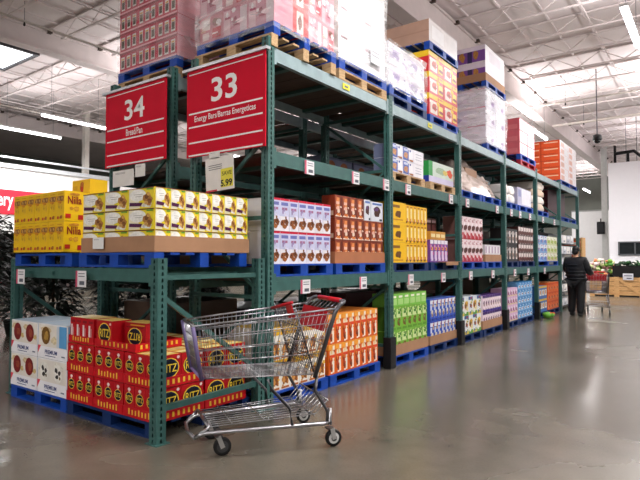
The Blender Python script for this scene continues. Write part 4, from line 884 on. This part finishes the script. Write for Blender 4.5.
# ================================================================== SHOPPING CART
RED = mat('#c01826', .4, 0, .05, 6, 0, 60, 'red_cart_plastic'); LILAC = mat('#6b5f86', .45, 0, .05, 6, 0, 60, 'lilac_bumper')
def cart_proto():
    """u = local +X (towards the front), v = local +Y (left side), z up; origin between the rear wheels"""
    r = empty('shopping_cart')
    fr_ = MB()
    for s in (-1, 1):
        fr_.tube([(.03, s*.28, .30), (.03, s*.28, .20), (.08, s*.28, .185), (.95, s*.215, .195), (1.0, s*.20, .19), (1.07, s*.17, .155)], .016, CHROME, 8)
    fr_.tube([(1.07, -.17, .155), (1.09, 0, .155), (1.07, .17, .155)], .014, CHROME, 8)
    fr_.tube([(.97, -.21, .235), (.97, .21, .235)], .012, CHROME, 8)
    for s in (-1, 1): fr_.tube([(.97, s*.21, .235), (1.07, s*.17, .16)], .010, CHROME, 8)
    fr_.build('base_frame', r, True)
    # lower rack
    lr_ = MB()
    for i in range(10):
        q = -1+2*i/9
        lr_.tube([(.97, q*.20, .235), (.5, q*.22, .245), (.14, q*.25, .26), (.04, q*.26, .36)], .0042, CHROME, 5)
    for u, w in ((.15, .26), (.55, .235), (.8, .22)): lr_.tube([(u, -w, .25), (u, w, .25)], .0045, CHROME, 5)
    lr_.tube([(.04, -.27, .36), (.04, .27, .36)], .006, CHROME, 6)
    lr_.build('lower_rack', r, True)
    for s in (-1, 1):
        MB().tube([(.05, s*.28, .19), (.05, s*.28, .28), (.15, s*.27, .45), (.13, s*.26, .56)], .014, DKSTEEL, 8).build('rear_strut', r, True)
        MB().tube([(.34, s*.265, .20), (.36, s*.262, .33), (.5, s*.25, .48), (.53, s*.245, .56)], .013, DKSTEEL, 8).build('middle_strut', r, True)
    # basket
    def rim(t, up): # t 0 rear .. 1 front ; half width
        return .265-.06*t
    b0, b1 = .12, 1.02
    for s in (-1, 1):
        sd = MB()
        def pt(t, k):      # t along, k 0 bottom..1 rim
            u0 = b0+(b1-b0)*t; u1 = -.04+(1.09+.04)*t
            z0 = .565+.025*t; z1 = 1.085-.10*t
            w0 = .235-.045*t; w1 = .275-.065*t
            return (u0+(u1-u0)*k, s*(w0+(w1-w0)*k), z0+(z1-z0)*k)
        n = 30
        for i in range(n+1): sd.tube([pt(i/n, 0), pt(i/n, 1)], .0020, CHROME, 4)
        for k, rr in ((0, .005), (.10, .003), (.2, .003), (.32, .005), (.55, .004), (.78, .004)): sd.tube([pt(0, k), pt(1, k)], rr, CHROME, 5)
        sd.build('basket_side', r, True)
        MB().tube([pt(-.02, 1), pt(1, 1)], .008, CHROME, 8).tube([pt(0, .93), pt(1, .93)], .005, CHROME, 6).build('basket_rim', r, True)
    bt = MB()
    for i in range(17):
        q = -1+2*i/16; bt.tube([(b0, q*.235, .565), (b1, q*.19, .59)], .0025, CHROME, 4)
    for i in range(13):
        t = i/12; bt.tube([(b0+(b1-b0)*t, -(.235-.045*t), .563+.025*t), (b0+(b1-b0)*t, .235-.045*t, .563+.025*t)], .003, CHROME, 4)
    bt.build('basket_floor', r, True)
    ft = MB()
    for i in range(13):
        q = -1+2*i/12; ft.tube([(1.02, q*.19, .59), (1.09, q*.21, .985)], .0025, CHROME, 4)
    for k in (.3, .55, .78): ft.tube([(1.02+.07*k, -(.19+.02*k), .59+.395*k), (1.02+.07*k, .19+.02*k, .59+.395*k)], .0035, CHROME, 5)
    ft.tube([(1.09, -.21, .985), (1.09, .21, .985)], .008, CHROME, 8); ft.build('basket_front', r, True)
    MB().bar((1.015, 0, .585), (1.025, 0, .60), .40, .03, LILAC).build('nose_strip', r)
    for s in (-1, 1): MB().tube([(1.025, s*.195, .58), (1.095, s*.213, .98)], .016, LILAC, 8).build('corner_bumper', r, True)
    # rear posts, handle, gate
    for s in (-1, 1):
        MB().tube([(.15, s*.262, .545), (-.02, s*.278, 1.06), (-.06, s*.278, 1.115), (-.10, s*.27, 1.135), (-.115, s*.24, 1.14)], .017, DKSTEEL, 10).build('rear_post', r, True)
    h = MB(); h.tube([(-.115, -.24, 1.14), (-.115, .24, 1.14)], .014, DKSTEEL, 10); ho = h.build('handle', r, True)
    MB().tube([(-.115, -.19, 1.141), (-.115, .19, 1.141)], .02, RED, 10).build('grip', ho, True)
    g = MB()
    for i in range(15):
        q = -1+2*i/14; g.tube([(.13, q*.235, .57), (.0, q*.25, 1.04)], .0028, CHROME, 4)
    for k in (.25, .5, .75, 1): g.tube([(.13-.13*k, -.25, .57+.47*k), (.13-.13*k, .25, .57+.47*k)], .004, CHROME, 5)
    g.build('rear_gate', r, True)
    cs = MB()      # folding child seat: front panel
    for i in range(13):
        q = -1+2*i/12; cs.tube([(.15, q*.22, .60), (.30, q*.225, 1.09)], .0028, DKSTEEL, 4)
    for k in (.2, .45, .7): cs.tube([(.15+.15*k, -.225, .6+.49*k), (.15+.15*k, .225, .6+.49*k)], .004, DKSTEEL, 5)
    for s in (-1, 1): cs.tube([(.14, s*.225, .58), (.30, s*.228, 1.09)], .007, DKSTEEL, 6)
    so = cs.build('child_seat', r, True)
    MB().tube([(.32, -.232, 1.05), (.33, .232, 1.14)], .013, RED, 8).build('seat_rail', so, True)
    MB().box(-.005, .10, -.12, .005, .215, 0, RED, Matrix.Translation((.33, 0, 1.12)) @ Matrix.Rotation(.3, 4, 'Y')).build('seat_plate', so)
    MB().box(-.006, -.225, 0, .006, .225, .18, RED, Matrix.Translation((.06, 0, .90)) @ Matrix.Rotation(-.25, 4, 'Y')).build('seat_flap', r)
    sp = MB()
    for i in range(7): sp.tube([(.0, -.2+.4*i/6, 1.04), (-.1, -.2+.4*i/6, 1.12)], .003, CHROME, 4)
    sp.build('spring_wire', r, True)
    # wheels
    def wheel(u, v, rad, nm, caster):
        f = MB(); z = rad
        for s in (-1, 1): f.bar((u, v+s*.024, z-.005), (u+(.035 if caster else .02), v+s*.022, z+rad*.95+.02), .006, .034, mat('#b7b7b6', .35, .7))
        f.tube([(u+.03, v, .175), (u+.03, v, .2)], .02, DKSTEEL, 8); f.bar((u+.0, v, z+rad*1.05+.01), (u+.06, v, z+rad*1.05+.01), .05, .01, DKSTEEL)
        fo = f.build('caster_fork', r)
        M = Matrix.Translation((u, v, z)) @ Matrix.Rotation(PI/2, 4, 'X')
        wo = MB().lathe([(rad*.62,-.012),(rad*.96,-.016),(rad,-.008),(rad,.008),(rad*.96,.016),(rad*.62,.012)], RUBBER, 24, M=M).build('wheel', r, True)
        MB().lathe([(rad*.3,-.017),(rad*.66,-.0135),(rad*.66,.0135),(rad*.3,.017)], mat('#c9c9c7', .4) if not caster else mat('#3a3a3c', .5), 20, M=M).build('hub', wo)
        MB().lathe([(rad*.36,-.019),(rad*.36,.019)], mat('#4a4a4a', .4), 10, M=M).build('axle_cap', wo)
    wheel(0, -.28, .066, 'rear', False); wheel(0, .28, .066, 'rear', False)
    wheel(.86, -.17, .068, 'front', True); wheel(.86, .17, .068, 'front', True)
    return r
cart = cart_proto()
cart.location = (.843, -.305, 0); cart.scale = (1, 1.2, 1); cart.rotation_euler = (0, 0, math.atan2(-.855, -.52))
tag(cart, 'empty steel shopping cart with red handle parked at the rack corner', 'shopping cart', 'shopping carts')
cart2 = copy_tree(cart); cart2.location = (1.0, 12.0, 0); cart2.scale = (1, 1.05, 1); cart2.rotation_euler = (0, 0, math.radians(103))
cart2['label'] = 'distant shopping cart in front of the shopper in black'

# ================================================================== PERSON
def skin(name, verts, edges, radii, m, parent, sub=2, root=0):
    me = bpy.data.meshes.new(name); me.from_pydata(verts, edges, []); me.materials.append(m)
    o = obj(name, me, parent)
    md = o.modifiers.new('skin', 'SKIN'); md.use_smooth_shade = True
    for i, r in enumerate(radii): me.skin_vertices[0].data[i].radius = r if isinstance(r, tuple) else (r, r)
    me.skin_vertices[0].data[root].use_root = True
    s = o.modifiers.new('sub', 'SUBSURF'); s.levels = sub; s.render_levels = sub
    return o
SKIN = mat('#b98a6e', .5, 0, .05, 20); JACK = mat('#15161b', .45, 0, .2, 9, .15, 25, 'black_quilted_nylon'); PANT = mat('#101013', .7, 0, .1, 9); HAIR = mat('#0c0a0a', .5, 0, .2, 30)
pe = empty('person', (.60, 11.45, 0), math.radians(-12)); tag(pe, 'person in black puffer jacket and black trousers, seen from behind, pushing cart', 'person')
# body faces local +Y
bv = [(0,0,.98),(0,.0,1.12),(0,.0,1.3),(0,.0,1.46),(0,.01,1.55),(0,.03,1.62),(0,.035,1.71),
      (-.1,0,.93),(-.11,.03,.52),(-.12,-.04,.10),(-.12,.10,.045), (.1,0,.93),(.13,-.05,.52),(.15,-.16,.11),(.15,-.02,.045),
      (-.19,0,1.45),(-.25,.06,1.2),(-.21,.3,1.12),(-.19,.39,1.13), (.19,0,1.45),(.26,.07,1.2),(.25,.3,1.12),(.25,.4,1.13)]
be = [(0,1),(1,2),(2,3),(3,4),(4,5),(5,6),(0,7),(7,8),(8,9),(9,10),(0,11),(11,12),(12,13),(13,14),(3,15),(15,16),(16,17),(17,18),(3,19),(19,20),(20,21),(21,22)]
br_ = [(.15,.11),(.14,.1),(.16,.11),(.14,.09),.058,(.075,.085),(.075,.09),.085,.06,.042,.038,.085,.06,.042,.038,.055,.043,.034,.03,.055,.043,.034,.03]
skin('body', bv, be, br_, SKIN, pe)
for s in (-1, 1):        # fingers closed on the cart handle
    hx = -.19 if s < 0 else .25
    for f in range(4):
        x = hx-.028+.019*f; L_ = (.032, .038, .036, .028)[f]
        MB().tube([(x, .405, 1.145), (x, .405+L_, 1.15), (x, .41+L_, 1.125), (x, .40, 1.115)], .0088, SKIN, 6).build('finger', pe, True)
    MB().tube([(hx-s*.03, .39, 1.125), (hx-s*.042, .42, 1.115), (hx-s*.03, .44, 1.11)], .0098, SKIN, 6).build('thumb', pe, True)
jv = [(0,0,.86),(0,0,1.1),(0,0,1.28),(0,0,1.43),(0,.0,1.53),(-.2,0,1.44),(-.27,.05,1.2),(-.22,.28,1.12),(-.2,.34,1.12),(.2,0,1.44),(.28,.05,1.2),(.26,.28,1.12),(.255,.34,1.12)]
je = [(0,1),(1,2),(2,3),(3,4),(3,5),(5,6),(6,7),(7,8),(3,9),(9,10),(10,11),(11,12)]
jq = skin('jacket', jv, je, [(.25,.19),(.27,.19),(.29,.2),(.25,.16),(.1,.1),.13,.11,.08,.062,.13,.11,.08,.062], JACK, pe)
for i, z in enumerate((.97, 1.06, 1.15, 1.24, 1.33)):  # quilted ridges
    MB().tube([(.25*math.cos(t*PI/10), .175*math.sin(t*PI/10), z) for t in range(20)], .022, JACK, 8, True).build('quilting', jq, True)
pv = [(0,0,.97),(-.1,0,.88),(-.115,.03,.5),(-.12,-.02,.05),(.1,0,.88),(.135,-.05,.5),(.15,-.13,.05)]
skin('trousers', pv, [(0,1),(1,2),(2,3),(0,4),(4,5),(5,6)], [(.2,.16),(.14,.14),.108,.09,(.14,.14),.108,.09], PANT, pe)
for x, y in ((-.12, .04), (.15, -.08)): MB().blob((x, y, .05), .055, .15, .052, mat('#1a1a1c', .5), .02, 12, 8, 3).build('shoe', pe, True)
hm = MB().blob((0, .02, 1.735), .092, .105, .105, HAIR, .03, 14, 10, 5)
hm.blob((0, -.03, 1.67), .08, .06, .08, HAIR, .03, 12, 8, 6); hm.build('hair', pe, True)
fc = MB()
fc.blob((-.07, .03, 1.66), .011, .02, .03, SKIN, .05, 8, 6, 1); fc.blob((.07, .03, 1.66), .011, .02, .03, SKIN, .05, 8, 6, 2); fc.build('ear', pe, True)
MB().blob((0, .125, 1.665), .015, .022, .026, SKIN, .02, 8, 6, 1).build('nose', pe, True)
for s in (-1, 1): MB().blob((s*.033, .108, 1.695), .013, .008, .008, mat('#1c1410', .3), .0, 8, 6, 1).build('eye', pe, True)
MB().blob((0, .113, 1.615), .026, .008, .008, mat('#8d4f48', .5), .0, 8, 6, 1).build('mouth', pe, True)

# ================================================================== FAR END OF AISLE
def bin_(x0, x1, y, label, dz=0):
    e = empty('produce_stand', (0, 0, 0)); n = 4; m = CRATE
    for i in range(n): MB().box(x0, y, .06+i*.18, x1, y+.03, .06+i*.18+.165, m).build('plank', e)
    for x in (x0, (x0+x1)/2-.09, x1-.18): MB().box(x, y-.025, .0, x+.18, y, .78, m).build('upright_board', e)
    MB().bar((x0+.18, y-.012, .68), ((x0+x1)/2-.09, y-.012, .14), .02, .10, m).build('diagonal_board', e)
    MB().bar((x1-.18, y-.012, .14), ((x0+x1)/2+.09, y-.012, .68), .02, .10, m).build('diagonal_board', e)
    b = MB(); b.box(x0, y+.03, .72, x1, y+1.1, .78, BLACK); b.box(max(x0, .22), y-.02, .78, x1, y+.02, 1.22, BLACK); b.box(x0, y+1.08, .78, x1, y+1.1, 1.3, BLACK); b.box(x0, y, .78, x0+.03, y+1.1, 1.25, BLACK); b.box(x1-.03, y, .78, x1, y+1.1, 1.25, BLACK)
    b.build('black_bin', e); MB().box(x0+.02, y+.05, 0, x1-.02, y+1.08, .72, mat('#2a221c', .8)).build('base', e)
    tag(e, label, 'produce stand', 'wooden produce stands')
bin_(-.62, 1.32, 20.3, 'wooden produce stand with black bin and white price card')
bin_(1.36, 3.3, 20.3, 'wooden produce stand at the right edge of the frame')
def produce(x0, x1, y0, y1, z, cols, n, label, seed):
    rd = random.Random(seed); mb = MB()
    for i in range(n):
        r = rd.uniform(.05, .1); mb.blob((rd.uniform(x0, x1), rd.uniform(y0, y1), z+rd.uniform(0, .6 if x1 < 1 else .28)), r, r, r*.85, mat(rd.choice(cols), .5, 0, .15, 20), .2, 7, 5, i)
    tag(mb.build('produce_heap', None, True), label, 'produce', None, 'stuff')
produce(-.58, .18, 20.32, 21.2, .85, ['#7fae4a','#e9d6d0','#d8a0a0','#cfd8a0','#4f8a3a','#efe6d8','#d98a5a'], 170, 'heap of mixed green, white and pink produce behind the shopper', 1)
produce(.36, 3.2, 20.36, 21.3, 1.1, ['#16361c','#1e4a22','#0f2a16','#2a5a2c','#e6e2da','#1a3a1e'], 220, 'heap of dark leafy greens on the produce stand', 2)
o = MB().box(-.18, -.012, 0, .18, 0, .26, mat('#d6d8e0', .5)).box(-.14, -.014, .15, .14, -.012, .19, mat('#7a7e90', .5)).box(-.05, -.014, .05, .12, -.012, .09, mat('#5a5e70', .5)).build('price_card'); o.location = (.76, 20.27, .66)
tag(o, 'white price card on the front of the wooden produce stand', 'price card')
# shelving with orange and pale goods, end panel of wood, at the end of the rack
cb_ = empty('display_cabinet'); tag(cb_, 'tall wooden display cabinet with orange goods beyond the shopper', 'cabinet')
MB().box(-.95, 16.2, 0, -.05, 16.25, 2.2, mat('#7a5a3c', .7)).build('back_panel', cb_); MB().box(-.07, 15.7, 0, -.02, 16.25, 2.2, CRATE).build('side_panel', cb_); MB().box(-.98, 15.7, 0, -.93, 16.25, 2.2, CRATE).build('side_panel', cb_)
for z in (.1, .55, 1.0, 1.4, 1.8): MB().box(-.93, 15.7, z, -.07, 16.2, z+.03, CRATE).build('shelf_board', cb_)
for k, z in enumerate((.13, .58, 1.03, 1.43, 1.83)):
    for q in range(3):
        c = '#d9532e' if (q == 2 or k > 3) else '#c9c4c8'
        tag(obj('small_pack', carton(.25, .26, .3, c, [('r','F',.15,.5,.85,.85,'#efe6e0')]), None, (-.5+(q-1)*.27, 15.88, z)), 'small pack in wooden cabinet, %s shelf, %s from left' % (ORD[k], ORD[q]), 'pack', 'packs in the wooden cabinet')
# lime bags on the floor
for i, (x, y, r) in enumerate(((.12, 10.42, .105), (.15, 10.66, .085))):
    mb = MB().blob((0, 0, r*.75), r*1.15, r, r*.75, mat('#5f9a34', .4, 0, .3, 12), .14, 10, 7, 30+i); mb.blob((.05, .03, r*1.2), .05, .05, .03, mat('#c8442a', .5), .1, 8, 5, 4)
    o = mb.build('snack_bag', None, True); o.location = (x, y, 0); tag(o, 'lime green bag on the floor before the fifth bay, %s one' % ['larger near', 'smaller far'][i], 'bag', 'lime bags on the floor')
# black pipes on the cooler roof
e = empty('roof_unit'); tag(e, 'black pipe frame on top of the white cooler wall', 'pipe frame')
for x in (-.3, .25): MB().tube([(x, 25.4, 6.05), (x, 25.4, 6.95 if x < 0 else 6.6)], .06, BLACK, 8).build('pipe', e, True)
MB().tube([(-.3, 25.4, 6.55), (.5, 25.4, 6.6), (.9, 25.4, 6.2), (2.2, 25.4, 6.2)], .08, BLACK, 8).build('pipe', e, True)
for i in range(6):
    MB().tube([(.1+.45*i, 26, 6.05), (.1+.45*i, 26, 8.35)], .015, mat('#5a5c5a', .6), 5).build('hanger_rod', e)
# white wall panel built as a free-standing box and dark unit behind the shopper
o = MB().box(-4.2, 35, 0, -1.4, 36.2, 4.6, mat('#e6e6e6', .6, 0, .02)).box(-4.22, 34.97, 4.6, -1.38, 36.2, 4.68, mat('#9a9c9a', .6)).build('partition_box'); tag(o, 'plain white cabinet standing beyond the produce', 'cabinet')
o = MB().box(-.2, -.15, 0, .2, .15, .75, BLACK).box(-.16, -.17, .1, .16, -.15, .65, mat('#26282b', .3)).box(-.03,-.03,.75,.03,.03,.95,BLACK).build('loudspeaker'); o.location = (-2.12, 32.8, 3.0); tag(o, 'black loudspeaker box fixed to the far pale column', 'speaker')

# ================================================================== LEFT BACKGROUND
e = empty('bakery_sign', (-19.985, 0, 0)); 
MB().box(0, 1.0, 3.32, .03, 8.05, 4.34, mat('#d42a3c', .4)).build('board', e)
mb = MB(); decal_text(mb, lambda u, v: (.036, u, v), 'Bakery', 6.0, 3.86, 1.3, .74, mat('#f4f2f2', .5), .02); mb.build('lettering', e)
tag(e, 'red bakery sign with white lettering on the white bulkhead', 'sign')
e = empty('bulkhead_light', (-19.7, 6.2, 5.6)); MB().box(-.05, -12, 0, .05, 12, .07, mat('#dfe3ea', .4)).build('housing', e); tag(e, 'long pale rail along the top of the white bulkhead', 'rail')
def plant(x, y, h, r, label, seed):
    rd = random.Random(seed); e = empty('leafy_plant', (x, y, 0))
    MB().lathe([(.14, 0), (.2, .3), (.21, .32), (.17, .32)], mat('#1c1a1a', .7), 12).build('pot', e, True)
    MB().tube([(0, 0, .2), (0, 0, h*.8)], .025, mat('#3a2a1c', .8), 6).build('stem', e)
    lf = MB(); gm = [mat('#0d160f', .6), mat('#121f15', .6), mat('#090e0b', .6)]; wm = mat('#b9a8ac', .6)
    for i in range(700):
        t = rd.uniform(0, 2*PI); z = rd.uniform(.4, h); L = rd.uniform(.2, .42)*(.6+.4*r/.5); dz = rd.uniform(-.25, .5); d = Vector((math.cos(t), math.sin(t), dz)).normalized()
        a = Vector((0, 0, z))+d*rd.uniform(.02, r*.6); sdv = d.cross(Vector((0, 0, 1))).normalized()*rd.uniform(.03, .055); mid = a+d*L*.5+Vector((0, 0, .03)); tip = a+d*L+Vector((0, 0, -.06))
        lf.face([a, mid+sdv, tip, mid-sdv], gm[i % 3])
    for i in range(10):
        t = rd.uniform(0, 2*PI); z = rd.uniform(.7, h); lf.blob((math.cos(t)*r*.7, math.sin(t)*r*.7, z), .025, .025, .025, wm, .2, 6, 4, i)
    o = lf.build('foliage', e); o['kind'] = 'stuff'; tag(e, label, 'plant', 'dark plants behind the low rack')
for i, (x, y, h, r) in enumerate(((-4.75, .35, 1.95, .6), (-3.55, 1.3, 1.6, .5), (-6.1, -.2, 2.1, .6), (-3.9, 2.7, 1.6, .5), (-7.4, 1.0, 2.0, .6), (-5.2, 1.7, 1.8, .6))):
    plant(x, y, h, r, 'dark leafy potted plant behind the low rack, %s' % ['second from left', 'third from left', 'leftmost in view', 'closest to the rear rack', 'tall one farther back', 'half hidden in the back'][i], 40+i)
for l, n in NL.items():
    if len(n) > 1: print('DUP LABEL', l, len(n))
